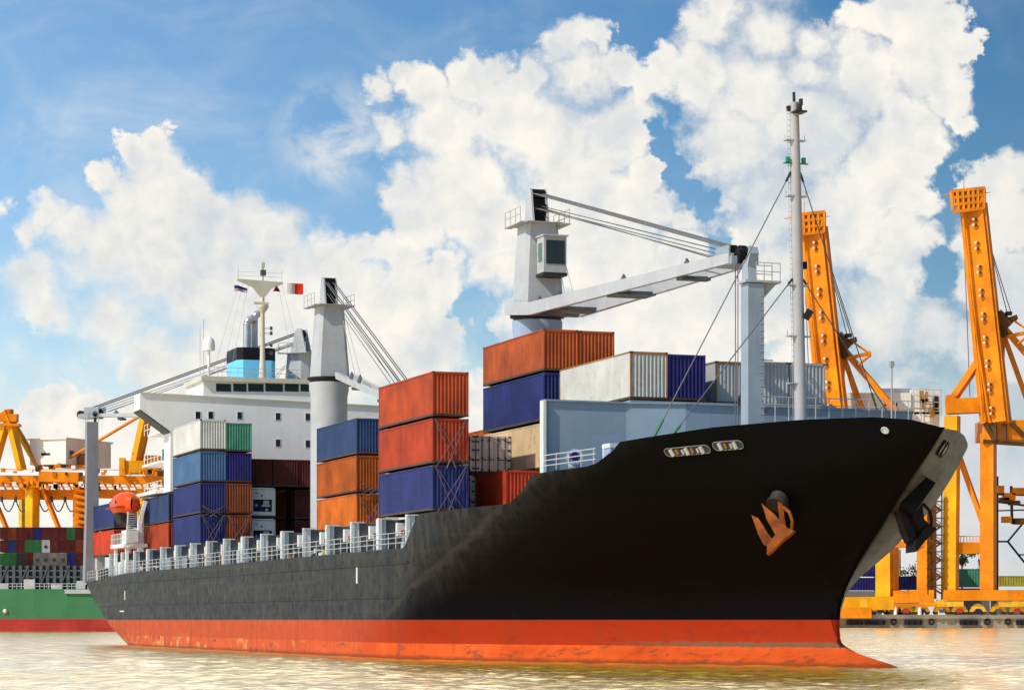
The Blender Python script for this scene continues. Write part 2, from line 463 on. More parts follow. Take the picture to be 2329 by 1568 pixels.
    bp.inputs['Strength'].default_value = 0.25
    bp.inputs['Distance'].default_value = 0.12
    plates = n.new('ShaderNodeTexBrick')
    n.put(plates.inputs['Vector'], n.mapping(n.comb(x, z, 0.0), scale=(0.16, 0.42, 1)))
    plates.inputs['Mortar Size'].default_value = 0.012
    plates.inputs['Scale'].default_value = 1.0
    h = n.math('ADD', n.noise(n.mapping(co, scale=(0.35, 0.35, 0.35)), 1.0, 4, 0.55),
               n.math('MULTIPLY', plates.outputs['Fac'], -0.10))
    n.put(bp.inputs['Height'], h)
    n.put(b.inputs['Normal'], bp.outputs[0])
    return m


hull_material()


def water_material():
    """silty river: light scattered back by the mud under a rippled reflecting surface"""
    m = bpy.data.materials.new('river_water')
    m.use_nodes = True
    m.node_tree.nodes.clear()
    MATS['river_water'] = m
    n = NT(m.node_tree)
    co = n.new('ShaderNodeTexCoord').outputs['Object']
    big = n.noise(n.mapping(co, scale=(0.012, 0.05, 1)), 1.0, 4, 0.6)
    c = n.mix(n.mapr(big, 0.3, 0.7), (0.78, 0.47, 0.022), (0.82, 0.53, 0.06))
    w1 = n.noise(n.mapping(co, scale=(0.22, 0.45, 1)), 1.0, 3, 0.5, 0.4)
    w2 = n.noise(n.mapping(co, scale=(0.9, 1.5, 1), rot=(0, 0, 0.5)), 1.0, 4, 0.6, 0.6)
    w3 = n.noise(n.mapping(co, scale=(4.0, 5.5, 1), rot=(0, 0, -0.4)), 1.0, 4, 0.6)
    h = n.math('ADD', n.math('MULTIPLY', w1, 0.8), n.math('ADD', n.math('MULTIPLY', w2, 0.42), n.math('MULTIPLY', w3, 0.10)))
    bp = n.new('ShaderNodeBump')
    bp.inputs['Strength'].default_value = 1.0
    bp.inputs['Distance'].default_value = 0.14
    n.put(bp.inputs['Height'], h)
    df = n.new('ShaderNodeBsdfDiffuse')
    n.put(df.inputs['Color'], c)
    n.put(df.inputs['Normal'], bp.outputs[0])
    gl = n.new('ShaderNodeBsdfAnisotropic', distribution='MULTI_GGX')
    gl.inputs['Color'].default_value = (1.0, 0.955, 0.84, 1)
    gl.inputs['Roughness'].default_value = 0.17
    n.put(gl.inputs['Normal'], bp.outputs[0])
    fr = n.new('ShaderNodeFresnel')
    fr.inputs['IOR'].default_value = 1.33
    n.put(fr.inputs['Normal'], bp.outputs[0])
    # calm streaks reflect more, ruffled patches less
    calm = n.noise(n.mapping(co, scale=(0.03, 0.16, 1)), 1.0, 5, 0.6)
    fac = n.math('MULTIPLY', n.mapr(fr.outputs[0], 0.0, 0.6, 0.36, 0.93), n.mapr(calm, 0.35, 0.65, 0.80, 1.0))
    ms = n.new('ShaderNodeMixShader')
    n.put(ms.inputs[0], fac)
    n.l.new(df.outputs[0], ms.inputs[1])
    n.l.new(gl.outputs[0], ms.inputs[2])
    o = n.new('ShaderNodeOutputMaterial')
    n.l.new(ms.outputs[0], o.inputs[0])
    return m


water_material()


# ------------------------------------------------------------------ mesh helpers
class MB:
    """collects shapes and links them as ONE mesh object"""
    def __init__(self):
        self.v, self.f, self.m, self.s = [], [], [], []

    def add(self, verts, faces, mi=0, smooth=False):
        o = len(self.v)
        self.v += [tuple(p) for p in verts]
        for f in faces:
            self.f.append(tuple(i + o for i in f))
            self.m.append(mi)
            self.s.append(smooth)

    def box(self, x0, x1, y0, y1, z0, z1, mi=0):
        vs_ = [(x, y, z) for x in (x0, x1) for y in (y0, y1) for z in (z0, z1)]
        self.add(vs_, [(0, 1, 3, 2), (4, 6, 7, 5), (0, 4, 5, 1), (2, 3, 7, 6), (0, 2, 6, 4), (1, 5, 7, 3)], mi)

    def beam(self, p, q_, w, h, mi=0, up=(0, 0, 1), w2=None, h2=None):
        """box girder from p to q, w wide (sideways) and h deep (along up)"""
        p, q_ = Vector(p), Vector(q_)
        dd = (q_ - p).normalized()
        u = Vector(up)
        if abs(dd.dot(u)) > 0.98:
            u = Vector((1, 0, 0)) if abs(dd.x) < 0.9 else Vector((0, 1, 0))
        s_ = dd.cross(u).normalized()
        u = s_.cross(dd).normalized()
        w2, h2 = w2 or w, h2 or h
        vs_ = []
        for c, ww, hh in ((p, w, h), (q_, w2, h2)):
            vs_ += [c + s_ * (a * ww / 2) + u * (b_ * hh / 2) for a, b_ in ((-1, -1), (1, -1), (1, 1), (-1, 1))]
        self.add(vs_, [(0, 3, 2, 1), (4, 5, 6, 7), (0, 1, 5, 4), (1, 2, 6, 5), (2, 3, 7, 6), (3, 0, 4, 7)], mi)

    def tube(self, p, q_, r, n=8, r2=None, mi=0, caps=True):
        p, q_ = Vector(p), Vector(q_)
        dd = (q_ - p).normalized()
        u = Vector((0, 0, 1)) if abs(dd.z) < 0.95 else Vector((1, 0, 0))
        a = dd.cross(u).normalized()
        b_ = a.cross(dd)
        r2 = r if r2 is None else r2
        vs_ = []
        for c, rr in ((p, r), (q_, r2)):
            vs_ += [c + (a * math.cos(2 * math.pi * i / n) + b_ * math.sin(2 * math.pi * i / n)) * rr for i in range(n)]
        self.add(vs_, [(i, (i + 1) % n, n + (i + 1) % n, n + i) for i in range(n)], mi, n > 5)
        if caps:
            self.add(vs_[:n], [tuple(range(n - 1, -1, -1))], mi)
            self.add(vs_[n:], [tuple(range(n))], mi)

    def path(self, pts, r, n=6, mi=0):
        for a, b_ in zip(pts, pts[1:]):
            self.tube(a, b_, r, n, mi=mi)

    def lathe(self, prof, n=20, mi=0, c=(0, 0, 0)):
        vs_, fs = [], []
        for (r, z) in prof:
            vs_ += [(c[0] + r * math.cos(2 * math.pi * i / n), c[1] + r * math.sin(2 * math.pi * i / n), c[2] + z) for i in range(n)]
        for k in range(len(prof) - 1):
            fs += [(k * n + i, k * n + (i + 1) % n, (k + 1) * n + (i + 1) % n, (k + 1) * n + i) for i in range(n)]
        self.add(vs_, fs, mi, True)
        self.add(vs_[:n], [tuple(range(n - 1, -1, -1))], mi)
        self.add(vs_[-n:], [tuple(range(n))], mi)

    def prism(self, pts, f0, f1, mi=0):
        """extrude a polygon: f0(p), f1(p) map its 2-d points to the two faces"""
        n = len(pts)
        vs_ = [f0(p) for p in pts] + [f1(p) for p in pts]
        fs = [tuple(range(n)), tuple(range(2 * n - 1, n - 1, -1))]
        fs += [(i, i + n, (i + 1) % n + n, (i + 1) % n) for i in range(n)]
        self.add(vs_, fs, mi)

    def ball(self, c, r, n=12, mi=0, sc=(1, 1, 1), zmin=-1.0):
        prof = []
        for k in range(n + 1):
            a = -math.pi / 2 + math.pi * k / n
            if math.sin(a) < zmin - 1e-6:
                continue
            prof.append((max(0.001, math.cos(a)) * r, math.sin(a) * r))
        vs_, fs, m_ = [], [], 2 * n
        for (rr, z) in prof:
            vs_ += [(c[0] + rr * math.cos(2 * math.pi * i / m_) * sc[0], c[1] + rr * math.sin(2 * math.pi * i / m_) * sc[1], c[2] + z * sc[2]) for i in range(m_)]
        for k in range(len(prof) - 1):
            fs += [(k * m_ + i, k * m_ + (i + 1) % m_, (k + 1) * m_ + (i + 1) % m_, (k + 1) * m_ + i) for i in range(m_)]
        self.add(vs_, fs, mi, True)

    def mesh(self, name, mats):
        me = bpy.data.meshes.new(name)
        me.from_pydata(self.v, [], self.f)
        for mm in mats:
            me.materials.append(MATS[mm] if mm else None)
        me.polygons.foreach_set('material_index', self.m)
        me.polygons.foreach_set('use_smooth', self.s)
        bm = bmesh.new()
        bm.from_mesh(me)
        bmesh.ops.recalc_face_normals(bm, faces=bm.faces[:])
        bm.to_mesh(me)
        bm.free()
        me.update()
        return me

    def build(self, name, mats, parent=None):
        if isinstance(mats, str):
            mats = [mats]
        o = bpy.data.objects.new(name, self.mesh(name, mats))
        COL.objects.link(o)
        if parent is not None:
            o.parent = parent
        return o


def tag(o, label=None, cat=None, group=None, kind=None):
    if label:
        o['label'] = label
    if cat:
        o['category'] = cat
    if group:
        o['group'] = group
    if kind:
        o['kind'] = kind
    return o


def empty(name, loc=(0, 0, 0), rz=0.0):
    o = bpy.data.objects.new(name, None)
    o.location = loc
    o.rotation_euler = (0, 0, rz)
    o.empty_display_size = 0.5
    COL.objects.link(o)
    return o


def at(x, y, Y):
    """point at distance Y that lies in the direction (x, y) of the 2329 x 1568 chart"""
    return Vector(((x - 1164.5) / FPX * Y, Y, CAM_H + (1408.0 - y) / FPX * Y))


# ship frame: origin midships-forward on the waterline, x to the bow, y to port
ANG = math.atan2(-0.9426, 0.3338)
ORG = Vector((7.955, 167.6, 0.0))
ROT = Matrix.Rotation(ANG, 4, 'Z')


def ship_w(s, t, z):
    return ORG + (ROT @ Vector((s, -t, z)))


def chart_of(p):
    return (1164.5 + p.x / p.y * FPX, 1408.0 - (p.z - CAM_H) / p.y * FPX)


# ------------------------------------------------------------------ river: a sheet of real ripples, finer near the camera
import numpy as np


def build_water():
    rg = np.random.default_rng(4)
    ys = [62.0]
    while ys[-1] < 900:
        ys.append(ys[-1] + 0.17 + max(0, ys[-1] - 120) * 0.0028)
    ys += [1100.0, 1600.0, 3000.0, 9000.0]
    ys = np.array(ys)
    ua = np.concatenate([[-4.0, -1.2, -0.5], np.linspace(-0.25, 0.25, 480), [0.5, 1.2, 4.0]])
    Y, U = np.meshgrid(ys, ua, indexing='ij')
    X = U * Y
    step = np.gradient(ys)[:, None] * np.ones_like(U)
    step = np.maximum(step, Y * (0.5 / 480))
    Z = np.zeros_like(X)
    for k in range(60):
        lam = 0.36 * (3.6 / 0.36) ** rg.random()
        th = rg.normal(1.1, 0.75)
        kx, ky = math.cos(th) * 2 * math.pi / lam, math.sin(th) * 2 * math.pi / lam
        ph = rg.random() * 6.283
        fade = np.clip((lam / step - 2.2) / 2.0, 0, 1)
        wob = 0.6 * np.sin(X * 0.07 + ph * 3) + 0.6 * np.sin(Y * 0.05 + ph * 5)
        Z += 0.0036 * lam ** 0.72 * fade * np.sin(kx * X + ky * Y + ph + wob)
    n, m = X.shape
    co = np.stack([X, Y, Z], -1).reshape(-1, 3).astype(np.float32)
    i = np.arange((n - 1) * m).reshape(n - 1, m)[:, :-1].ravel()
    quads = np.stack([i, i + 1, i + m + 1, i + m], -1).astype(np.int32)
    me = bpy.data.meshes.new('water')
    me.vertices.add(n * m)
    me.vertices.foreach_set('co', co.ravel())
    me.loops.add(quads.size)
    me.loops.foreach_set('vertex_index', quads.ravel())
    me.polygons.add(len(quads))
    me.polygons.foreach_set('loop_start', np.arange(0, quads.size, 4, dtype=np.int32))
    me.polygons.foreach_set('use_smooth', np.ones(len(quads), dtype=bool))
    me.materials.append(MATS['river_water'])
    me.update(calc_edges=True)
    me.validate()
    o = bpy.data.objects.new('water', me)
    COL.objects.link(o)
    tag(o, 'muddy river with small ripples', kind='structure')
    return o


build_water()
wm = MB()
wm.add([(-12000, -600, -1.6), (12000, -600, -1.6), (12000, 12000, -1.6), (-12000, 12000, -1.6)], [(0, 1, 2, 3)])
tag(wm.build('river_bed', 'river_water'), 'river bed below the water', kind='structure')

# ------------------------------------------------------------------ the cargo ship
ship = tag(empty('cargo_ship', ORG, ANG), 'large cargo ship with black and red hull lying across the whole picture', 'ship')


def lerp_tab(tab, x):
    if x <= tab[0][0]:
        return tab[0][1]
    for (a, va), (b_, vb) in zip(tab, tab[1:]):
        if x <= b_:
            t_ = (x - a) / (b_ - a)
            return va + (vb - va) * t_
    return tab[-1][1]


def smooth_tab(tab, x):
    """monotone cubic through a table"""
    n = len(tab)
    if x <= tab[0][0]:
        return tab[0][1]
    if x >= tab[-1][0]:
        return tab[-1][1]
    dl = [(tab[i + 1][1] - tab[i][1]) / (tab[i + 1][0] - tab[i][0]) for i in range(n - 1)]
    ms = [dl[0]] + [0 if dl[i - 1] * dl[i] <= 0 else 2 * dl[i - 1] * dl[i] / (dl[i - 1] + dl[i]) for i in range(1, n - 1)] + [dl[-1]]
    for i in range(n - 1):
        if x <= tab[i + 1][0]:
            h = tab[i + 1][0] - tab[i][0]
            t_ = (x - tab[i][0]) / h
            return ((2 * t_ ** 3 - 3 * t_ ** 2 + 1) * tab[i][1] + (t_ ** 3 - 2 * t_ ** 2 + t_) * h * ms[i]
                    + (-2 * t_ ** 3 + 3 * t_ ** 2) * tab[i + 1][1] + (t_ ** 3 - t_ ** 2) * h * ms[i + 1])


S_FWD = [(-4, 34.0), (-2.0, 36.2), (-0.6, 36.9), (0.0, 36.6), (0.35, 34.8), (0.65, 32.8), (0.95, 31.0), (1.3, 30.05), (2.0, 29.85), (3.2, 29.95),
         (4.2, 30.6), (6.06, 32.7), (7.5, 34.7), (9.4, 37.2), (11.0, 39.7), (12.3, 41.5), (13.2, 42.3)]
S_AFT = [(-4, -92), (-1.5, -97), (0, -100.5), (2, -107.5), (4.4, -114.5), (6.0, -118.6), (7.2, -121.0), (13, -121.0)]
AFT_B = [(-4, 9), (0, 14.2), (2, 14.8), (4.4, 15.0), (7.2, 15.1), (13, 15.1)]
X0, XA = -10.0, -85.0
LEVELS = [
    (-4.0, [(-10, 15.3), (-2, 14.9), (12, 11.2), (20, 7.4), (27, 4.2), (31, 2.6), (33, 1.4), (34, 0)]),
    (0.0, [(-10, 15.3), (-2, 15.0), (2, 14.1), (12, 10.8), (22, 6.0), (27.7, 3.6), (32.7, 1.7), (35.4, 0.8), (36.6, 0)]),
    (0.65, [(-10, 15.3), (-2, 14.95), (2, 13.95), (12, 10.0), (20, 5.9), (26, 3.0), (30, 1.2), (32.8, 0.0)]),
    (1.2, [(-10, 15.3), (-2, 14.9), (2, 13.8), (12, 9.2), (18, 6.0), (24, 2.95), (28, 1.0), (30.15, 0.10)]),
    (2.55, [(-10, 15.3), (-2, 15.0), (2, 13.9), (12, 9.1), (18, 5.9), (24, 2.85), (28, 0.9), (29.9, 0.10)]),
    (4.2, [(-10, 15.3), (-2, 15.1), (2, 14.2), (12, 9.6), (18, 6.5), (24, 3.4), (28, 1.3), (30.6, 0.10)]),
    (7.2, [(-10, 15.3), (0, 15.2), (4, 14.8), (14, 12.0), (20, 8.9), (26, 5.6), (31, 2.9), (34.3, 0.12)]),
    (9.4, [(-10, 15.3), (0, 15.28), (5, 15.0), (14, 13.3), (20, 11.3), (26, 8.1), (31, 5.2), (35, 2.0), (37.2, 0.12)]),
    (12.5, [(-10, 15.3), (0, 15.3), (14, 14.5), (19, 13.3), (25, 10.8), (30, 7.7), (35, 4.3), (38, 2.3), (40.2, 1.0), (41.7, 0.12)]),
]
LEV_W = []
for zl, tab in LEVELS:
    sf = tab[-1][0]
    LEV_W.append((zl, [((s - X0) / (sf - X0), b_) for s, b_ in tab]))


def half_breadth_w(w, z):
    prof = [(zl, smooth_tab(tw, w)) for zl, tw in LEV_W]
    return max(0.0, smooth_tab(prof, z))


def hull_t(s, z):
    """half breadth of the hull at station s and height z"""
    if s > X0:
        w = (s - X0) / (smooth_tab(S_FWD, z) - X0)
        return half_breadth_w(min(1, w), z)
    if s < XA:
        wa = min(1.0, (s - XA) / (lerp_tab(S_AFT, z) - XA))
        return 15.3 - (15.3 - lerp_tab(AFT_B, z)) * wa ** 2.6
    return 15.3


# sheer: rim height along the ship (station, height)
RIM = [(-121, 6.7), (-112, 6.75), (-104, 7.0), (-96, 7.2), (-0.7, 7.2), (-0.3, 7.3), (2.2, 9.05), (2.7, 9.27), (15.4, 9.42), (16.2, 9.6), (17.3, 10.15), (18.0, 10.85),
       (18.4, 11.0), (22.8, 11.2), (23.5, 11.35), (24.5, 12.0), (24.8, 12.4), (30, 12.9), (34.5, 13.05), (38, 12.98), (40.0, 12.75), (41.7, 12.3)]


def build_hull():
    sig = []
    s = -121.0
    while s < XA:
        sig.append(s)
        s += 2.0
    while s < -4:
        sig.append(s)
        s += 3.0
    for a, b_, n in ((-4, -0.8, 3), (-0.8, 3.0, 13), (3.0, 14.4, 11), (14.4, 18.6, 20), (18.6, 22.6, 8), (22.6, 25.2, 15), (25.2, 38, 21), (38, 41.7, 16)):
        sig += [a + (b_ - a) * i / n for i in range(n)]
    sig.append(41.7)
    zl = [-4, -2, -0.8, -0.3, 0.0, 0.2, 0.4, 0.6, 0.8, 1.0, 1.2, 1.5, 2.0, 2.55, 3.2, 4.2, 5.2, 6.2]
    mb = MB()
    rim_pts = {1: [], -1: []}
    rows = {}
    for side in (1, -1):
        grid = []
        for sg in sig:
            zr = lerp_tab(RIM, sg)
            if side == -1 and sg > 27:                # the port rim sits a little lower at the very bow
                zr -= 0.45 * smooth_tab([(27, 0.0), (33, 0.5), (38, 1.0), (40.3, 0.8), (41.7, 0.0)], sg)
            col_ = []
            zs = zl + [6.2 + (zr - 6.2) * (k + 1) / 7 for k in range(7)]
            for z in zs:
                if sg > X0:
                    w = (sg - X0) / (41.7 - X0)
                    st = X0 + w * (smooth_tab(S_FWD, z) - X0)
                    b_ = half_breadth_w(w, z)
                elif sg < XA:
                    wa = (sg - XA) / (-121.0 - XA)
                    st = XA + wa * (lerp_tab(S_AFT, z) - XA)
                    b_ = 15.3 - (15.3 - lerp_tab(AFT_B, z)) * wa ** 2.6
                else:
                    st, b_ = sg, 15.3
                col_.append((st, -side * b_, z))
            grid.append(col_)
            rim_pts[side].append(col_[-1])
        m = len(grid[0])
        vs_ = [p for c in grid for p in c]
        mb.add(vs_, [(i * m + j, (i + 1) * m + j, (i + 1) * m + j + 1, i * m + j + 1) for i in range(len(grid) - 1) for j in range(m - 1)], 0, True)
        rows[side] = grid
    # transom and stem closing strips
    for a, b_ in ((rows[1][0], rows[-1][0]), (rows[-1][-1], rows[1][-1])):
        m = len(a)
        mb.add(a + b_, [(j, j + 1, m + j + 1, m + j) for j in range(m - 1)], 0)
    # decks a little below the rim
    dz = []
    for i, sg in enumerate(sig):
        zr = lerp_tab(RIM, sg)
        zd = zr - 0.06 if sg < -0.6 else max(7.1, zr - 1.1)
        st, _, _ = rows[1][i][-1]
        b_ = hull_t(min(st, smooth_tab(S_FWD, zd) - 0.2), zd) - 0.12
        st = min(st, smooth_tab(S_FWD, zd) - 0.2)
        dz.append(((st, -b_, zd), (st, b_, zd)))
    vs_ = [p for pr in dz for p in pr]
    mb.add(vs_, [(2 * i, 2 * i + 2, 2 * i + 3, 2 * i + 1) for i in range(len(dz) - 1)], 1)
    # inner face of the bulwark and its cap
    for side in (1, -1):
        idx = [i for i, sg in enumerate(sig) if sg >= -0.6]
        o_, n_, c_ = [], [], []
        for i in idx:
            st, y, z = rim_pts[side][i]
            yi = y + side * 0.16 if abs(y) > 0.4 else y * 0.6
            o_.append((st, y, z))
            n_.append((st - (0.12 if abs(y) < 3 else 0), yi, z))
            d0 = dz[i][0] if side == 1 else dz[i][1]
            c_.append((d0[0], d0[1], d0[2] - 0.05))
        k = len(idx)
        mb.add(o_ + n_, [(j, j + 1, k + j + 1, k + j) for j in range(k - 1)], 0)
        mb.add(n_ + c_, [(j, j + 1, k + j + 1, k + j) for j in range(k - 1)], 1)
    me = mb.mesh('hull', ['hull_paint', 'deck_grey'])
    bm = bmesh.new()
    bm.from_mesh(me)
    bmesh.ops.remove_doubles(bm, verts=bm.verts[:], dist=0.002)
    bmesh.ops.recalc_face_normals(bm, faces=bm.faces[:])
    bm.to_mesh(me)
    bm.free()
    for p in me.polygons:
        p.use_smooth = True
    me.set_sharp_from_angle(angle=R(38))
    o = bpy.data.objects.new('hull', me)
    COL.objects.link(o)
    o.parent = ship
    me.update()
    return o, rim_pts


hull, RIMP = build_hull()


def solve_s(f, target_x, lo, hi):
    """station where the ship point f(s) lies in the chart column target_x"""
    for _ in range(60):
        mid = (lo + hi) / 2
        if chart_of(ship_w(*f(mid)))[0] < target_x:
            lo = mid
        else:
            hi = mid
    return (lo + hi) / 2


def hull_frame(s, z, side=1):
    """point on the hull side with tangent (forward), up-tangent and outward normal, ship frame"""
    def P(s_, z_):
        return Vector((s_, -side * hull_t(s_, z_), z_))
    p = P(s, z)
    ts = (P(s + 0.15, z) - P(s - 0.15, z)).normalized()
    tz = (P(s, z + 0.15) - P(s, z - 0.15)).normalized()
    n = ts.cross(tz).normalized()
    if n.y * side > 0:
        n = -n
    return p, ts, tz, n


def place_xy(x, y, side=1):
    """hull station and height seen at chart column x, row y"""
    z = 8.0
    s = 20.0
    for _ in range(40):
        s = solve_s(lambda q_: (q_, side * hull_t(q_, z), z), x, 5.0, smooth_tab(S_FWD, z) - 0.3)
        w = ship_w(s, side * hull_t(s, z), z)
        z = CAM_H + (1408.0 - y) / FPX * w.y
    return s, z


# black scrape guard (half round fender bar) and vertical draught marks on the side
for s0, z0, z1 in ((-96.5, 4.55, 5.45), (-12.5, 5.05, 6.15)):
    mb = MB()
    t0 = hull_t(s0, 5) + 0.012
    mb.box(s0 - 0.17, s0 + 0.17, -t0 - 0.02, -t0 + 0.02, z0, z1)
    mb.build('tug_mark', 'white_paint', ship)
for s0, z0 in ((-97.8, 3.35),):
    mb = MB()
    t0 = hull_t(s0, 3.4) + 0.012
    mb.box(s0 - 1.6, s0 + 0.6, -t0 - 0.02, -t0 + 0.02, z0, z0 + 0.14)
    mb.build('tug_mark', 'white_paint', ship)
for z0 in (4.05, 6.25):
    mb = MB()
    pts = []
    for k in range(40):
        s0 = -113 + k * (112.0 / 39)
        pts.append(Vector((s0, -(hull_t(s0, z0) + 0.02), z0)))
    for a, b_ in zip(pts, pts[1:]):
        mb.beam(a, b_, 0.10, 0.12)
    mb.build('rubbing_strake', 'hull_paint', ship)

# mooring openings in the bulwark with their pale rollers
def fairlead(xa, xb, ya, yb, side=1, cells=5):
    sa, za = place_xy(xa, ya, side)
    sb, zb = place_xy(xb, yb, side)
    pa, tsa, tza, na = hull_frame(sa, za, side)
    pb, tsb, tzb, nb = hull_frame(sb, zb, side)
    up = ((tza + tzb) / 2).normalized()
    n = ((na + nb) / 2).normalized()
    al = (pb - pa).normalized()
    L = (pb - pa).length
    hh = 0.25

    def P(a, b_, c):
        return pa + al * a + up * b_ + n * c
    # stadium shaped frame
    ring = []
    for k in range(9):
        an = math.pi / 2 + math.pi * k / 8
        ring.append((math.cos(an) * hh, math.sin(an) * hh))
    for k in range(9):
        an = -math.pi / 2 + math.pi * k / 8
        ring.append((L + math.cos(an) * hh, math.sin(an) * hh))
    fr = MB()
    k = len(ring)
    for a, b_ in zip(ring, ring[1:] + ring[:1]):
        fr.tube(P(a[0], a[1], 0.06), P(b_[0], b_[1], 0.06), 0.028, 6)
    o = fr.build('mooring_opening', 'dull_grey', ship)
    ins = MB()
    ins.prism(ring, lambda p: P(p[0], p[1], 0.05), lambda p: P(p[0], p[1], -0.05))
    ins.build('opening_plate', 'dark_steel', o)
    rr = random.Random(int(xa))
    ro = MB()
    for c in range(cells):
        a0 = L * (c + 0.5) / cells
        if c % 2 == 0:
            ro.tube(P(a0, -hh * 0.8, 0.10), P(a0, hh * 0.8, 0.10), 0.12, 10, mi=0)
        else:
            ro.tube(P(a0 - 0.15, -hh * 0.5, 0.09), P(a0 - 0.15, hh * 0.6, 0.09), 0.09, 8, mi=1)
            ro.tube(P(a0 + 0.2, -hh * 0.6, 0.09), P(a0 + 0.2, hh * 0.4, 0.09), 0.07, 8, mi=0)
    ro.build('roller', ['pale_steel', 'rust_frame'], o)


fairlead(1522, 1607, 1027, 1019)
fairlead(1632, 1682, 1013, 1009, cells=3)

# single panama chock near the stem
s0, z0 = place_xy(2014, 977)
p0, ts0, tz0, n0 = hull_frame(s0, z0)
mb = MB()
for k in range(12):
    a, b_ = 2 * math.pi * k / 12, 2 * math.pi * (k + 1) / 12
    mb.tube(p0 + ts0 * 0.20 * math.cos(a) + tz0 * 0.16 * math.sin(a) + n0 * 0.05,
            p0 + ts0 * 0.20 * math.cos(b_) + tz0 * 0.16 * math.sin(b_) + n0 * 0.05, 0.045, 6)
mb.tube(p0 + n0 * 0.0, p0 + n0 * 0.06, 0.14, 12)
mb.build('chock', 'pale_steel', ship)
mb = MB()
s1, z1 = s0 - 2.2, z0 - 0.75
for ds in (0.0, 1.3):
    pp, ts1, tz1, n1 = hull_frame(s1 + ds, z1, -1)
    for k in range(12):
        a, b_ = 2 * math.pi * k / 12, 2 * math.pi * (k + 1) / 12
        mb.tube(pp + ts1 * 0.52 * math.cos(a) + tz1 * 0.42 * math.sin(a) + n1 * 0.05,
                pp + ts1 * 0.52 * math.cos(b_) + tz1 * 0.42 * math.sin(b_) + n1 * 0.05, 0.09, 6)
    mb.prism([(math.cos(k * math.pi / 6) * 0.46, math.sin(k * math.pi / 6) * 0.38) for k in range(12)],
             lambda q_: pp + ts1 * q_[0] + tz1 * q_[1] + n1 * 0.09, lambda q_: pp + ts1 * q_[0] + tz1 * q_[1] - n1 * 0.02, 1)
mb.build('chock', ['bare_black', 'pale_steel'], ship)

# hawse pipes with bolsters, and the two anchors
def hawse(side, sA, zA):
    pp, ts1, tz1, n1 = hull_frame(sA, zA, side)
    b1 = MB()
    d1 = (n1 + Vector((0, 0, -0.35))).normalized()
    b1.tube(pp - d1 * 0.6, pp + d1 * 0.42, 0.56, 20, 0.50)
    b1.tube(pp + d1 * 0.30, pp + d1 * 0.47, 0.60, 20, 0.60)
    o = b1.build('hawse_pipe', 'dark_steel' if side == 1 else 'bare_black', ship)
    return pp, ts1, tz1, n1


sA, zA = place_xy(1773, 1133)
pA, tsA, tzA, nA = hawse(1, sA, zA)
pP, tsP, tzP, nP = hawse(-1, sA + 3.0, zA + 0.1)


def hang(ts_, n_):
    """plumb frame beside the plating, turned half way to face across the river"""
    a = ROT.inverted() @ Vector((1, 0, 0))
    al = (Vector((ts_.x, ts_.y, 0)).normalized() * (1 if a.dot(ts_) > 0 else -1) + a * 1.4).normalized()
    nn = Vector((al.y, -al.x, 0))
    if nn.dot(n_) < 0:
        nn = -nn
    return al, Vector((0, 0, 1)), nn


def anchor(name, label, base, ts_, tz_, n_, mat, sgn=1):
    """stockless anchor lying against the plating; outline in metres (forward, up) from the hawse"""
    o = empty(name, (ORG + ROT @ base), 0)
    tag(o, label, 'anchor', 'anchors of the cargo ship')

    def P(a, b_, c):
        v = ROT @ (ts_ * a + tz_ * b_ + n_ * c)
        return v
    fl1 = [(-0.90, -0.25), (-0.62, -0.50), (-0.26, -0.80), (0.14, -1.22), (0.50, -1.55), (0.62, -2.02), (0.05, -2.35), (-0.22, -1.80), (-0.60, -1.15), (-0.72, -0.75)]
    fl2 = [(-1.46, -0.90), (-1.10, -1.05), (-0.84, -1.42), (-0.54, -1.92), (-0.24, -2.26), (-0.30, -2.7), (-0.78, -2.5), (-1.08, -1.95), (-1.30, -1.32)]
    crown = [(0.10, -1.72), (0.55, -1.62), (0.92, -1.76), (0.62, -2.05), (0.28, -2.30), (-0.05, -2.62), (-0.42, -2.98), (-0.58, -3.05), (-0.56, -2.5), (-0.25, -2.15)]
    for nm, pl, d0, d1 in (('fluke', fl1, 0.30, 0.80), ('fluke', fl2, 0.28, 0.76), ('crown', crown, 0.15, 0.95)):
        mb = MB()
        mb.prism(pl, lambda q_: P(q_[0] * sgn, q_[1], d0), lambda q_: P(q_[0] * sgn * 0.97, q_[1] * 0.985, d1))
        mb.build(nm, mat, o)
    mb = MB()
    mb.beam(P(0.05, -0.05, 0.45), P(0.30, -1.95, 0.50), 0.26, 0.22, w2=0.36, h2=0.3)
    mb.path([P(0.25, -0.45, 0.62), P(0.62, -0.75, 0.62), P(0.78, -1.2, 0.62), P(0.74, -1.7, 0.60)], 0.09, 8)
    mb.build('shank', mat, o)
    return o


anchor('anchor', 'rust orange anchor hanging below its hawse hole on the black bow', pA, *hang(tsA, nA), 'anchor_rust')
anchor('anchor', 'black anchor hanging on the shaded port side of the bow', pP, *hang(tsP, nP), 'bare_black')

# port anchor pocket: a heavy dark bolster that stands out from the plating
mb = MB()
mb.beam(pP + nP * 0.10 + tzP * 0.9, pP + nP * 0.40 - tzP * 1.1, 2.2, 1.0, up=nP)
mb.build('anchor_pocket', 'bare_black', ship)

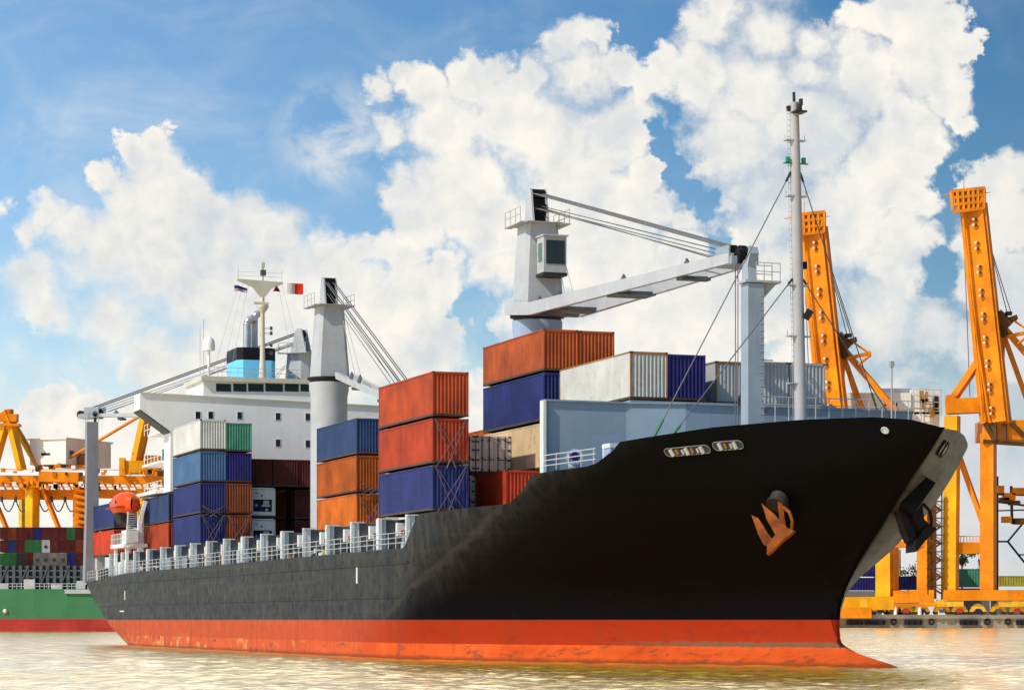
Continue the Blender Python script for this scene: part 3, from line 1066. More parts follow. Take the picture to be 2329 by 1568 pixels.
# ------------------------------------------------------------------ cargo deck
mb = MB()
for a, b_ in ((-12.4, -0.1), (-30.2, -17.6), (-61.5, -40.2), (-90.6, -66.9)):
    mb.box(a, b_, -12.2, 12.2, 7.05, 9.3)
    mb.box(a - 0.15, b_ + 0.15, -12.6, 12.6, 9.3, 9.42)
mb.build('hatch_cover', 'web_grey', ship)
mb = MB()
mb.box(0.9, 13.2, -5.5, 8.1, 8.1, 15.62)
mb.box(0.8, 13.4, -5.6, 8.2, 15.62, 15.8)
mb.build('cargo_platform', 'deck_grey', ship)
mb = MB()
mb.box(-12.1, -0.15, -6.1, -3.85, 9.42, 12.3)
mb.box(-12.1, -0.15, -3.75, -1.4, 9.42, 15.45)
mb.box(-29.6, -17.7, -3.7, -1.4, 9.42, 13.5)
mb.build('cargo_platform', 'deck_grey', ship)

# stanchions that carry the outer container rows along the side deck
n_st = 17
for k in range(n_st):
    s0 = -2.6 - 6.55 * k
    wide = (0.26, 0.62, 0.30, 0.46, 0.22, 0.55)[k % 6]
    mb = MB()
    mb.box(s0 - wide * 0.5, s0 + wide * 0.5, -14.85, -14.60, 7.1, 9.32)
    mb.box(s0 - 0.08, s0 + 0.08, -14.60, -14.25, 7.1, 9.32)
    mb.box(s0 - 0.25, s0 + 0.25, -14.82, -13.9, 9.32, 9.40)
    st = mb.build('stanchion', 'stanchion_white', ship)
    mb = MB()
    mb.box(s0 - 0.10, s0 + 0.05, -14.25, -12.25, 7.9, 9.30)
    mb.beam((s0, -14.2, 7.2), (s0, -12.3, 8.4), 0.12, 0.3)
    mb.build('bracket_web', 'web_grey', st)
    if k < 13:
        mb = MB()
        mb.box(s0 + 0.12, s0 + 0.55, -13.6, -12.85, 8.2, 9.1, 0)
        mb.box(s0 + 0.55, s0 + 0.62, -13.35, -13.1, 8.35, 8.6, 1)
        mb.build('socket_box', ['ship_white', 'signal_red' if k % 2 else 'dark_steel'], st)
rr = random.Random(5)
FIT = ['stanchion_white', 'stanchion_white', 'web_grey', 'web_grey', 'signal_yellow', 'rust_frame', 'dark_steel', 'tan_white']
for k in range(46):
    s0 = -1.5 - k * 2.35 + rr.uniform(-0.5, 0.5)
    h = rr.uniform(0.35, 1.25)
    t0 = rr.uniform(12.9, 14.2)
    mb = MB()
    mb.box(s0 - rr.uniform(0.15, 0.5), s0 + rr.uniform(0.1, 0.4), -t0 - rr.uniform(0.1, 0.3), -t0 + 0.2, 7.1, 7.1 + h)
    mb.build('deck_fitting', rr.choice(FIT), ship)
mb = MB()
for k in range(73):
    s0 = -0.6 - k * 1.65
    zz = lerp_tab(RIM, s0)
    y = -(hull_t(s0, 7.2) - 0.12)
    mb.tube((s0, y, zz - 0.05), (s0, y, zz + 1.05), 0.035, 5)
    if k:
        for hh in (0.38, 0.72, 1.05):
            mb.tube((s0 + 1.65, yp, zp + hh), (s0, y, zz + hh), 0.028, 5)
    yp, zp = y, zz
mb.build('railing', 'pale_steel', ship)

# ------------------------------------------------------------------ breakwater on the forecastle
mb = MB()
BW = [(15.2, 11.8), (15.2, 6.6), (16.2, 3.2), (16.2, -12.0)]        # station, offset to starboard
tops = [15.42, 15.40, 15.38, 15.34]
for (sa, ta), (sb, tb), za, zb in zip(BW, BW[1:], tops, tops[1:]):
    mb.prism([(0, 0), (1, 0), (1, 1), (0, 1)],
             lambda q_: Vector((sa + (sb - sa) * q_[0], -(ta + (tb - ta) * q_[0]), 8.2 + ((za + (zb - za) * q_[0]) - 8.2) * q_[1])),
             lambda q_: Vector((sa + (sb - sa) * q_[0] - 0.12, -(ta + (tb - ta) * q_[0]), 8.2 + ((za + (zb - za) * q_[0]) - 8.2) * q_[1])))
bw = mb.build('breakwater', 'breakwater_blue', ship)
mb = MB()
for (sa, ta), (sb, tb), za, zb in zip(BW, BW[1:], tops, tops[1:]):
    mb.beam((sa + 0.01, -ta, za + 0.05), (sb + 0.01, -tb, zb + 0.05), 0.30, 0.10)
mb.build('cap_rail', 'deck_grey', bw)
mb = MB()
mb.box(14.9, 15.5, -11.97, -11.79, 8.2, 15.45)
mb.build('end_plate', 'stanchion_white', bw)
mb = MB()
for k_ in range(3):
    mb.beam((17.6, -12.7, 11.45 + k_ * 0.3), (22.2, -11.3, 11.6 + k_ * 0.3), 0.05, 0.05)
for k_ in range(5):
    mb.tube((17.6 + k_ * 1.1, -12.7 + k_ * 0.34, 11.2), (17.6 + k_ * 1.1, -12.7 + k_ * 0.34, 12.1 + k_ * 0.03), 0.03, 5)
mb.build('handrail', 'pale_steel', bw)
# rusty lashing bin on top of the breakwater
mb = MB()
mb.beam((16.3, 0.55, 15.5), (16.3, 0.75, 17.1), 0.35, 0.5)
mb.beam((16.3, 0.15, 15.45), (16.3, 0.75, 16.5), 0.22, 0.3, mi=1)
mb.build('roller_bracket', ['rust_frame', 'dark_steel'], bw)
# winch ventilator and light blue locker in the bulwark recess
mb = MB()
sV = solve_s(lambda q_: (q_, hull_t(q_, 10.9) - 0.5, 11.0), 1292, 15, 30)
tV = hull_t(sV, 10.2) - 0.5
mb.tube((sV, -tV, 10.3), (sV, -tV, 11.7), 0.32, 14)
mb.tube((sV - 0.1, -tV, 11.85), (sV + 0.38, -tV - 0.1, 11.88), 0.46, 16)
mb.tube((sV + 0.37, -tV - 0.1, 11.88), (sV + 0.40, -tV - 0.106, 11.882), 0.27, 16, mi=1)
mb.build('ventilator', ['pedestal_blue', 'navy_paint'], ship)
mb = MB()
sV = solve_s(lambda q_: (q_, hull_t(q_ + 0.6, 10.3) - 0.5, 11.3), 1390, 15, 30)
tV = hull_t(sV + 0.6, 10.3) - 0.25
mb.box(sV - 0.6, sV + 0.5, -tV, -tV + 0.8, 10.4, 12.25, 0)
mb.box(sV - 0.65, sV + 0.55, -tV - 0.05, -tV + 0.85, 12.25, 12.50, 1)
mb.box(sV - 0.62, sV - 0.45, -tV - 0.03, -tV, 10.8, 12.25, 1)
mb.build('deck_locker', ['pedestal_blue', 'stanchion_white'], ship)

# forecastle rails on the port side, light pole and small gear
mb = MB()
for k in range(13):
    s0, t0 = 16.8, -1.5 - k * 0.9
    mb.tube((s0, -t0, 11.6), (s0, -t0, 15.95), 0.035, 5)
    if k:
        for zz in (15.5, 15.95):
            mb.tube((s0, -t0 - 0.9, zz), (s0, -t0, zz), 0.03, 5)
mb.build('forecastle_rail', 'pale_steel', ship)
mb = MB()
pz = at(2028, 946, 148.0)
loc = ROT.inverted() @ (pz - ORG)
mb.tube((loc.x, loc.y, 11.4), (loc.x, loc.y, 17.4), 0.055, 8)
mb.box(loc.x - 0.12, loc.x + 0.12, loc.y - 0.12, loc.y + 0.12, 17.3, 17.62)
mb.build('jackstaff', 'foremast_grey', ship)

# ------------------------------------------------------------------ foremast
fm = MB()
mb_s, top_s, ZT = 25.3, 24.35, 32.0
def mast(z, dx=0.0, dy=0.0):
    k = (z - 11.4) / (ZT - 11.4)
    return Vector((mb_s + (top_s - mb_s) * k + dx, dy, z))
fm.tube(mast(11.4), mast(27.0), 0.36, 20, 0.31)
fm.tube(mast(27.0), mast(ZT), 0.31, 20, 0.26)
fmo = fm.build('foremast', 'foremast_grey', ship)
mb = MB()
for z in (29.8, 26.6, 21.5, 18.6, 15.9):
    w = 0.62 if z > 20 else 0.72
    mb.box(mast(z).x - 0.25, mast(z).x + 0.25, -w, w, z, z + 0.06)
    mb.tube(mast(z, 0, -w), mast(z + 0.35, 0, -w), 0.02, 5)
    mb.tube(mast(z, 0, w), mast(z + 0.35, 0, w), 0.02, 5)
z = 12.2
while z < 31.6:
    mb.tube(mast(z, 0.0, -0.46), mast(z, 0.0, -0.25), 0.018, 5)
    z += 0.33
mb.tube(mast(12.0, 0, -0.46), mast(31.6, 0, -0.46), 0.014, 5)
mb.build('step_platform', 'pale_steel', fmo)
mb = MB()
mb.box(mast(31.4).x - 0.1, mast(31.4).x + 0.75, -0.25, 0.45, 31.35, 31.45, 0)
mb.tube(mast(31.45, 0.35, 0.15), mast(31.85, 0.35, 0.15), 0.16, 10)
mb.tube(mast(31.8, 0.42, 0.22), mast(32.15, 0.42, 0.22), 0.12, 10)
mb.tube(mast(32.0), mast(32.6), 0.09, 8)
mb.box(mast(32).x - 0.1, mast(32).x + 0.1, -0.45, -0.25, 31.5, 31.8, 0)
mb.build('mast_lamp', 'dark_steel', fmo)
for sgn in (-1, 1):
    mb = MB()
    mb.tube(mast(28.55, 0.05, sgn * 0.5), mast(28.85, 0.05, sgn * 0.5), 0.13, 10)
    mb.beam(mast(28.5, 0.05, sgn * 0.75), mast(28.5, 0.05, sgn * 0.2), 0.2, 0.06)
    mb.build('side_light', 'green_lamp', fmo)
mb = MB()
mb.beam(mast(19.6, 0.30, 0.28), mast(20.1, 0.55, 0.52), 0.34, 0.34)
mb.build('searchlight', 'bare_black', fmo)
mb = MB()
mb.tube(mast(22.5, 0.0, 0.45), mast(22.9, 0.0, 0.45), 0.16, 8)
mb.build('searchlight', 'bare_black', fmo)
zt1, zt2 = 28.0, 21.9
ST = [(mast(zt1, 0, -0.3), (26.6, -(hull_t(26.6, 12.3) - 0.12), 12.4)),
      (mast(zt2, 0, -0.33), (27.7, -(hull_t(27.7, 12.4) - 0.12), 12.5)),
      (mast(zt1, 0, 0.3), (16.5, 9.4, 15.4)),
      (mast(zt2, 0, 0.33), (17.2, 11.2, 13.2))]
for a, b_ in ST:
    mb = MB()
    b_ = Vector(b_)
    mb.tube(a, b_, 0.034, 6, mi=0)
    k = 0.13
    mb.tube(b_ + (a - b_) * 0.0, b_ + (a - b_) * 0.075, 0.075, 6, mi=1)
    mb.tube(a + (b_ - a) * 0.0, a + (b_ - a) * 0.035, 0.07, 6, mi=2)
    mb.build('mast_stay', ['cable_steel', 'rope_green', 'dark_steel'], fmo)


# ------------------------------------------------------------------ deck cranes
def crane(s0, t0, heading, L, z_tip, mats, cable_top=32.8, head=True, depth=1.02):
    """pedestal (part) with tower, cab, masthead, jib and wire ropes (sub-parts); heading in ship degrees, 0 = forward, + = port"""
    m_ped, m_tow, m_jib = mats
    Mx = Matrix.Translation((s0, -t0, 0)) @ Matrix.Rotation(R(heading), 4, 'Z')

    def fix(o):
        o.data.transform(Mx)
        return o
    mb = MB()
    mb.lathe([(1.85, 7.0), (1.85, 7.8), (1.68, 8.6), (1.66, 22.5), (1.78, 23.1), (1.80, 23.75)], 28)
    ped = fix(mb.build('deck_crane', m_ped, ship))
    mb = MB()
    mb.lathe([(1.72, 23.75), (1.72, 24.0), (1.95, 24.02), (1.95, 24.2)], 28)
    fix(mb.build('slewing_ring', 'dark_steel', ped))
    # tapered house with chamfered rear edges
    def octo(x0, x1, y, c, z):
        return [(x0, -y + c, z), (x0 + c, -y, z), (x1 - 0.3, -y, z), (x1, -y + 0.3, z), (x1, y - 0.3, z), (x1 - 0.3, y, z), (x0 + c, y, z), (x0, y - c, z)]
    mb = MB()
    if head:
        lo, hi = octo(-1.7, 1.5, 1.58, 0.75, 24.2), octo(-1.3, 1.2, 1.22, 0.6, 30.6)
    else:
        lo, hi = octo(-1.6, 1.5, 1.55, 0.75, 24.2), octo(-1.25, 1.15, 1.12, 0.6, 30.6)
    mb.add(lo + hi, [(i, (i + 1) % 8, 8 + (i + 1) % 8, 8 + i) for i in range(8)] + [tuple(range(7, -1, -1)), tuple(range(8, 16))])
    tow = fix(mb.build('tower', m_tow, ped))
    mb = MB()
    mb.box(-1.75, 1.75, -1.9, -1.35, 30.5, 30.58)
    mb.box(-1.75, 1.75, 1.35, 1.9, 30.5, 30.58)
    for y in (-1.85, 1.85):
        for x in (-1.6, -0.5, 0.6, 1.6):
            mb.tube((x, y, 30.55), (x, y, 31.6), 0.03, 5)
        for z in (31.1, 31.6):
            mb.tube((-1.6, y, z), (1.6, y, z), 0.028, 5)
    mb.box(-1.75, 1.75, -1.35, 1.35, 30.6, 30.63)
    fix(mb.build('service_platform', 'pale_steel', ped))
    mb = MB()
    mb.box(-1.9, -1.5, -0.45, 0.15, 26.6, 28.0)
    fix(mb.build('access_door', 'web_grey', tow))
    # masthead: two cheek plates with rope sheaves between
    mb = MB()
    for y in (-0.62, 0.48):
        mb.prism([(-1.0, 30.6), (0.85, 30.6), (0.35, 32.9), (0.1, 33.2), (-0.35, 33.2), (-0.5, 32.9)],
                 lambda p: (p[0], y, p[1]), lambda p: (p[0], y + 0.14, p[1]))
    fix(mb.build('masthead', m_tow, ped))
    mb = MB()
    mb.tube((0.0, -0.48, 32.75), (0.0, 0.48, 32.75), 0.42, 14)
    mb.tube((0.25, -0.48, 31.7), (0.25, 0.48, 31.7), 0.42, 14)
    mb.box(-0.1, 0.42, -0.40, 0.40, 30.6, 32.4)
    fix(mb.build('sheave', 'bare_black', ped))
    # driver's cab
    if head:
        cab = MB()
        cab.box(1.45, 2.85, -0.55, 1.15, 26.9, 29.45)
        cab.box(1.40, 3.0, -0.65, 1.25, 29.45, 29.55)
        cb = fix(cab.build('cab', m_tow, ped))
        mb = MB()
        mb.box(2.86, 2.89, -0.38, 1.0, 27.5, 29.15)
        fix(mb.build('cab_window', 'cab_glass', cb))
        mb = MB()
        mb.box(1.8, 2.5, -0.59, -0.56, 27.7, 29.0)
        fix(mb.build('cab_window', 'green_glass', cb))
        mb = MB()
        mb.box(1.35, 2.9, -0.6, 1.2, 26.68, 26.9)
        fix(mb.build('cab_floor', 'dark_steel', cb))
    # jib: twin box girders joined by cross members
    Z0, X_0 = (24.75, -0.9) if head else (24.3, 1.75)
    mb = MB()
    def J(k, y, dz=0.0):
        return Vector((X_0 + (L - X_0) * k, y, Z0 + (z_tip - Z0) * k + dz))
    for y0, y1 in (((-1.95, -0.75), (1.95, 0.75)) if head else ((0.2, -0.2), (1.6, 0.6))):
        kk, sg_ = (0.13, -0.42) if head else (0.33, -0.05)
        ym = y0 * (1 - kk) + y1 * kk
        mb.beam(J(0, y0), J(kk, ym, sg_), 0.42, depth, w2=0.40, h2=depth * 0.86)
        mb.beam(J(kk, ym, sg_), J(1.0, y1), 0.40, depth * 0.86, w2=0.34, h2=depth * 0.60)
    jib = fix(mb.build('jib', m_jib, ped))
    for k, ln in ((0.13, 0.03), (0.215, 0.06), (0.52, 0.055), (0.80, 0.02)):
        mb = MB()
        w = 1.95 - 1.2 * k if head else 0.7 - 0.3 * k
        a = J(k, 0 if head else 0.9 - 0.7 * k, -0.40 - (0.35 * (1 - k) if head else 0.0))
        mb.box(a.x - L * ln / 2, a.x + L * ln / 2, a.y - w, a.y + w, a.z - 0.14, a.z + 0.10)
        mb.beam((a.x + L * ln / 2, a.y - w, a.z), (a.x + L * ln / 2 + 0.9, a.y - w * 0.9, a.z + 0.85), 0.1, 0.5)
        fix(mb.build('cross_member', 'web_grey', jib))
    mb = MB()
    tip = J(1.0, 0)
    mb.box(tip.x - 1.9, tip.x + 0.3, -0.85, 0.85, tip.z - 0.35, tip.z + 0.12, 0)
    for dx, dzz, rr_ in ((-1.7, 0.40, 0.34), (-0.75, 0.50, 0.40), (0.25, 0.10, 0.45)):
        for y in (-0.5, 0.1):
            mb.tube((tip.x + dx, y, tip.z + dzz), (tip.x + dx, y + 0.38, tip.z + dzz), rr_, 12, mi=1)
    mb.box(tip.x - 2.3, tip.x - 0.4, -0.72, -0.62, tip.z, tip.z + 0.85, 0)
    mb.box(tip.x - 2.3, tip.x - 0.4, 0.62, 0.72, tip.z, tip.z + 0.85, 0)
    fix(mb.build('jib_head', ['post_grey', 'bare_black'], jib))
    for y in (-0.42, -0.22, 0.25, 0.45):
        mb = MB()
        mb.tube((0.1, y, cable_top + 0.05), (tip.x - 0.9, y * 1.1, tip.z + 0.72), 0.048, 6)
        fix(mb.build('luffing_rope', 'cable_steel', jib))
    for y, top_z, kx, kz in ((-0.35, 31.75, -2.6, 0.35), (-0.1, 31.75, -2.2, 0.45), (0.15, 31.9, -1.9, 0.6), (0.35, 31.75, -3.4, 0.3)):
        mb = MB()
        mb.tube((0.45, y, top_z), (tip.x + kx, y, tip.z + kz), 0.034, 6)
        fix(mb.build('hoist_rope', 'cable_steel', jib))
    for y, kk in ((0.9, 0.11), (1.2, 0.135)):
        mb = MB()
        mb.tube((1.3, y, 29.3), J(kk, y * 1.1, 0.5), 0.03, 5)
        fix(mb.build('stay_wire', 'pale_steel', jib))
    if head:
        for dx in (-0.2, 0.15):
            mb = MB()
            mb.tube((tip.x + dx - 1.3, 0.2, tip.z - 0.3), (tip.x + dx - 1.3, 0.2, 13.6), 0.032, 5)
            fix(mb.build('hoist_rope', 'cable_steel', jib))
    return ped


crane(-14.3, 1.47, 0.0, 34.9, 23.55, ('pedestal_blue', 'crane_grey', 'crane_grey'))
crane(-64.5, 3.0, 2.0, 26.0, 18.9, ('crane_grey', 'crane_grey', 'crane_grey'), head=False, depth=0.55)
crane(-104.5, -4.9, 180 + 46.5, 27.0, 24.95, ('crane_grey', 'crane_grey', 'crane_grey'), head=False, depth=0.55)

# jib rest post on the forecastle
mb = MB()
ps, pt = 21.9, 1.47
mb.box(ps - 0.5, ps + 0.5, -pt - 0.5, -pt + 0.5, 11.0, 21.9)
post = mb.build('jib_rest_post', 'post_grey', ship)
mb = MB()
mb.box(ps - 0.6, ps + 0.6, -pt - 0.7, -pt + 1.55, 21.95, 22.08)
mb.prism([(0.5, 21.95), (1.4, 21.95), (0.5, 21.0)], lambda p: (ps - 0.3, -pt + p[0], p[1]), lambda p: (ps + 0.3, -pt + p[0], p[1]))
for y in (0.0, 0.5, 1.0, 1.5):
    for x in (-0.55, 0.55):
        mb.tube((ps + x, -pt + y, 22.05), (ps + x, -pt + y, 23.1), 0.03, 5)
for x in (-0.55, 0.55):
    for z in (22.6, 23.1):
        mb.tube((ps + x, -pt, z), (ps + x, -pt + 1.5, z), 0.028, 5)
mb.build('rest_platform', 'pale_steel', post)
mb = MB()
mb.prism([(-0.5, 22.0), (0.5, 22.0), (0.35, 22.9), (0.75, 23.6), (0.55, 24.0), (0.2, 23.3), (-0.2, 23.3), (-0.5, 23.1)],
         lambda p: (ps + p[0] * 0.9, -pt - 0.45, p[1]), lambda p: (ps + p[0] * 0.9, -pt + 0.1, p[1]))
mb.build('jib_cradle', 'post_grey', post)
mb = MB()
for z in (15.4, 17.5):
    mb.box(ps + 0.1, ps + 0.25, -pt + 0.5, -pt + 1.2, z, z + 0.06)
for k in range(24):
    mb.tube((ps + 0.51, -pt + 0.25, 12 + k * 0.4), (ps + 0.51, -pt + 0.55, 12 + k * 0.4), 0.02, 5)
mb.build('ladder', 'pale_steel', post)
mb = MB()
mb.box(ps - 0.7, ps + 0.7, -pt - 0.7, -pt + 0.7, 10.9, 13.35)
mb.build('post_foot', 'post_grey', post)

# jib rest post at the stern
mb = MB()
ps, pt = -121.0, 14.25
mb.beam((ps, -pt, 6.6), (ps, -pt, 15.0), 1.75, 1.5, up=(1, 0, 0), w2=1.3, h2=1.3)
mb.beam((ps, -pt, 15.0), (ps, -pt, 24.1), 1.3, 1.3, up=(1, 0, 0), w2=1.22, h2=1.22)
po = mb.build('jib_rest_post', 'stern_post_grey', ship)
mb = MB()
mb.tube((ps, -pt + 0.35, 24.1), (ps, -pt + 0.35, 25.3), 0.14, 8)
mb.box(ps - 0.3, ps + 0.3, -pt + 0.1, -pt + 0.6, 24.9, 25.2)
mb.build('jib_cradle', 'dark_steel', po)
mb = MB()
for x, y in ((-0.6, -0.6), (0.6, -0.6), (0.6, 0.6), (-0.6, 0.6)):
    mb.tube((ps + x, -pt + y, 24.1), (ps + x, -pt + y, 25.1), 0.035, 5)
for z in (24.6, 25.1):
    mb.path([(ps - 0.6, -pt - 0.6, z), (ps + 0.6, -pt - 0.6, z), (ps + 0.6, -pt + 0.6, z), (ps - 0.6, -pt + 0.6, z), (ps - 0.6, -pt - 0.6, z)], 0.03, 5)
mb.build('rest_platform', 'pale_steel', po)
mb = MB()
mb.box(ps + 0.2, ps + 1.6, -14.0, -13.1, 8.0, 10.3, 0)
for k in range(6):
    for j in range(3):
        mb.box(ps + 1.6, ps + 1.63, -13.95 + j * 0.3, -13.72 + j * 0.3, 8.1 + k * 0.37, 8.35 + k * 0.37, 1)
        mb.box(ps + 0.3 + j * 0.45, ps + 0.6 + j * 0.45, -14.03, -14.0, 8.1 + k * 0.37, 8.35 + k * 0.37, 1)
mb.tube((ps + 0.4, -13.9, 6.7), (ps + 0.4, -13.9, 8.0), 0.12, 6)
mb.tube((ps + 1.4, -13.9, 6.7), (ps + 1.4, -13.9, 8.0), 0.12, 6)
mb.build('vent_crate', ['door_grey', 'white_paint'], ship)

# ------------------------------------------------------------------ superstructure
HS = -91.5
def tx(x, s=HS):
    """offset to starboard of the house-front point in chart column x"""
    lo, hi = -15.0, 16.0
    for _ in range(50):
        mid = (lo + hi) / 2
        if chart_of(ship_w(s, mid, 20.0))[0] > x:
            lo = mid
        else:
            hi = mid
    return (lo + hi) / 2


def zy(x, y, s=HS):
    w = ship_w(s, tx(x, s), 0)
    return CAM_H + (1408 - y) / FPX * w.y


mb = MB()
front = [(11.75, 15.2), (11.75, 21.1), (14.75, 23.2), (14.75, 24.75), (-14.75, 24.0), (-14.75, 22.7), (-11.75, 21.1), (-11.75, 7.1), (9.6, 7.1), (9.6, 15.2)]
mb.prism(front, lambda p: (HS, -p[0], p[1]), lambda p: (HS - 3.0, -p[0], p[1]))
mb.box(HS - 14.0, HS - 3.0, -8.6, 8.6, 7.1, 24.2)
house = mb.build('superstructure', 'ship_white', ship)
mb = MB()
t0, t1 = tx(462), tx(782)
mb.box(HS - 7.5, HS + 0.06, -t0, -t1, 24.2, 26.15)
bridge = mb.build('wheelhouse', 'ship_white', house)
mb = MB()
mb.box(HS - 7.8, HS + 0.45, -tx(456), -t1 + 0.2, 26.15, 26.62)
mb.build('wheelhouse_roof', 'mast_cream', house)
mb = MB()
mb.beam((HS + 0.05, -14.75, 24.8), (HS + 0.05, 14.75, 24.05), 0.3, 0.12)
mb.beam((HS - 1.5, -11.78, 21.0), (HS - 1.5, -14.8, 23.12), 3.1, 0.10, mi=1)
mb.build('wing_rail', ['mast_cream', 'web_grey'], house)
for a, b_ in ((491, 525), (530, 560), (564, 599), (603, 643), (647, 679), (683, 710), (714, 745)):
    mb = MB()
    mb.box(HS + 0.04, HS + 0.09, -tx(a), -tx(b_), zy(a, 889), zy(a, 871))
    mb.build('bridge_window', 'dark_glass', house)
for x, y in ((450, 943), (479, 943), (545, 944), (632, 946), (700, 947), (632, 1006), (700, 1008)):
    mb = MB()
    a, z = tx(x), zy(x, y)
    mb.box(HS + 0.002, HS + 0.03, -a - 0.30, -a + 0.30, z - 0.42, z + 0.42, 0)
    mb.box(HS + 0.032, HS + 0.05, -a - 0.22, -a + 0.22, z - 0.34, z + 0.34, 1)
    mb.build('porthole', ['ship_white', 'dark_glass'], house)
mb = MB()
mb.box(HS - 13.0, HS - 3.0, -12.6, -8.6, 15.15, 15.5)
mb.box(HS - 12.0, HS - 3.0, -12.2, -8.6, 18.2, 18.4)
mb.box(HS - 10.0, HS - 3.0, -12.0, -8.6, 21.2, 21.4)
for z in (15.35, 18.4, 21.4):
    for k in range(6):
        mb.tube((HS - 3.2 - k * 1.7, -12.0, z), (HS - 3.2 - k * 1.7, -12.0, z + 1.1), 0.03, 5)
    for h in (0.55, 1.1):
        mb.tube((HS - 3.2, -12.0, z + h), (HS - 11.8, -12.0, z + h), 0.03, 5)
mb.tube((HS - 4.2, -11.4, 18.4), (HS - 4.2, -11.4, 19.6), 0.3, 10, mi=1)
mb.build('boat_deck', ['ship_white', 'green_lamp'], house)
# roof gear
mb = MB()
for k in range(14):
    t_ = 8.0 - k * 1.0
    mb.tube((HS + 0.2, -t_, 26.62), (HS + 0.2, -t_, 27.55), 0.028, 5)
for z in (27.1, 27.55):
    mb.tube((HS + 0.2, -8.0, z), (HS + 0.2, 5.0, z), 0.028, 5)
mb.box(HS - 1.6, HS - 0.9, -8.2, -7.7, 25.0, 26.0, 1)
mb.build('roof_rail', ['pale_steel', 'green_lamp'], house)
mb = MB()
tS = tx(475, HS - 2)
mb.tube((HS - 2, -tS, 26.5), (HS - 2, -tS, 29.5), 0.14, 10)
mb.tube((HS - 2, -tS, 29.4), (HS - 2, -tS, 29.55), 0.62, 16)
mb.lathe([(0.60, 0), (0.62, 0.45), (0.55, 0.85), (0.38, 1.12), (0.16, 1.25), (0.02, 1.28)], 20, c=(HS - 2, -tS, 29.55))
mb.build('satellite_dome', 'ship_white', house)
for x, h in ((455, 31.5), (463, 32.5)):
    mb = MB()
    t_ = tx(x, HS - 2)
    mb.tube((HS - 2, -t_, 26.5), (HS - 2, -t_, h), 0.03, 5)
    mb.build('whip_antenna', 'pale_steel', house)
# funnel, exhaust uptakes
FS = -104.0
mb = MB()
tf = tx(572, FS)
zb0, zb1, zb2 = 22.0, 29.45, 30.75
def fun(z, g=1.0):
    return [(FS + a * g, -tf + b_ * g, z) for a, b_ in ((2.6, -1.5), (2.0, -2.05), (-2.6, -2.05), (-2.6, 2.05), (2.0, 2.05), (2.6, 1.5))]
for za, zb, mi in ((zb0, zb1, 0), (zb1 + 0.002, zb2, 1)):
    pa, pb = fun(za), fun(zb)
    mb.add(pa + pb, [(i, (i + 1) % 6, 6 + (i + 1) % 6, 6 + i) for i in range(6)] + [tuple(range(5, -1, -1)), tuple(range(6, 12))], mi)
fn = mb.build('funnel', ['funnel_blue', 'funnel_black'], ship)
for dx, dy, hh, r_ in ((0.9, -0.7, 33.2, 0.42), (0.2, 0.25, 33.9, 0.38), (-0.9, -0.2, 33.0, 0.30)):
    mb = MB()
    pts = [Vector((FS + dx, -tf + dy, 30.6)), Vector((FS + dx, -tf + dy, hh))]
    for k in range(1, 6):
        a = k / 5 * math.pi * 0.62
        pts.append(Vector((FS + dx, -tf + dy + (1 - math.cos(a)) * 0.75, hh + math.sin(a) * 0.75)))
    mb.path(pts, r_, 12)
    mb.build('exhaust_pipe', 'exhaust_steel', fn)
# radar mast
MS = -94.0
tm = tx(597, MS)
mb = MB()
mb.tube((MS, -tm, 26.4), (MS, -tm, 29.0), 0.42, 12, 0.26)
mb.tube((MS, -tm, 29.0), (MS, -tm, 36.2), 0.26, 12, 0.2)
mb.tube((MS, -tm, 36.2), (MS, -tm, 38.1), 0.11, 8)
rm = mb.build('radar_mast', 'mast_cream', ship)
mb = MB()
mb.prism([(-2.65, 36.75), (2.1, 36.6), (2.1, 36.42), (0.9, 35.9), (0.3, 35.1), (-0.3, 35.1), (-1.0, 36.0), (-2.65, 36.6)],
         lambda p: (MS + 0.2, -tm + p[0], p[1]), lambda p: (MS - 0.15, -tm + p[0], p[1]))
for y in (-2.5, 2.0):
    mb.tube((MS, -tm + y, 36.6), (MS, -tm + y, 37.9), 0.03, 5)
for z in (37.1, 37.5):
    mb.tube((MS, -tm - 2.5, z), (MS, -tm + 2.0, z), 0.018, 5)
mb.build('crosstree', 'mast_cream', rm)
mb = MB()
mb.lathe([(0.12, 33.3), (0.55, 33.9), (0.6, 34.1), (0.6, 34.2)], 14, c=(MS + 0.1, -tm, 0))
mb.box(MS - 0.1, MS + 0.3, -tm - 0.95, -tm + 0.6, 34.3, 34.5)
mb.build('radar_scanner', 'mast_cream', rm)
mb = MB()
mb.box(MS - 0.2, MS + 0.3, -tm - 0.2, -tm + 0.3, 37.2, 37.75)
mb.build('radar_scanner', 'web_grey', rm)
mb = MB()
mb.box(MS - 0.15, MS + 0.2, -tm - 0.15, -tm + 0.2, 38.0, 38.5)
mb.build('mast_lamp', 'mast_cream', rm)
mb = MB()
for k, z in enumerate((29.4, 30.2, 31.4, 31.9)):
    mb.tube((MS, -tm + 0.2, z), (MS, -tm + 0.9, z), 0.03, 5)
    mb.box(MS - 0.1, MS + 0.1, -tm + 0.78, -tm + 1.02, z - 0.15, z + 0.2)
mb.build('signal_lamp', 'web_grey', rm)
for a, b_ in ((-2.4, -5.2), (-2.0, -4.2), (-1.4, -3.4), (1.6, 3.6), (2.0, 4.6)):
    mb = MB()
    mb.tube((MS, -tm + a, 36.4), (MS - 0.2, -tm + b_, 26.7), 0.014, 4)
    mb.build('halyard', 'pale_steel', rm)


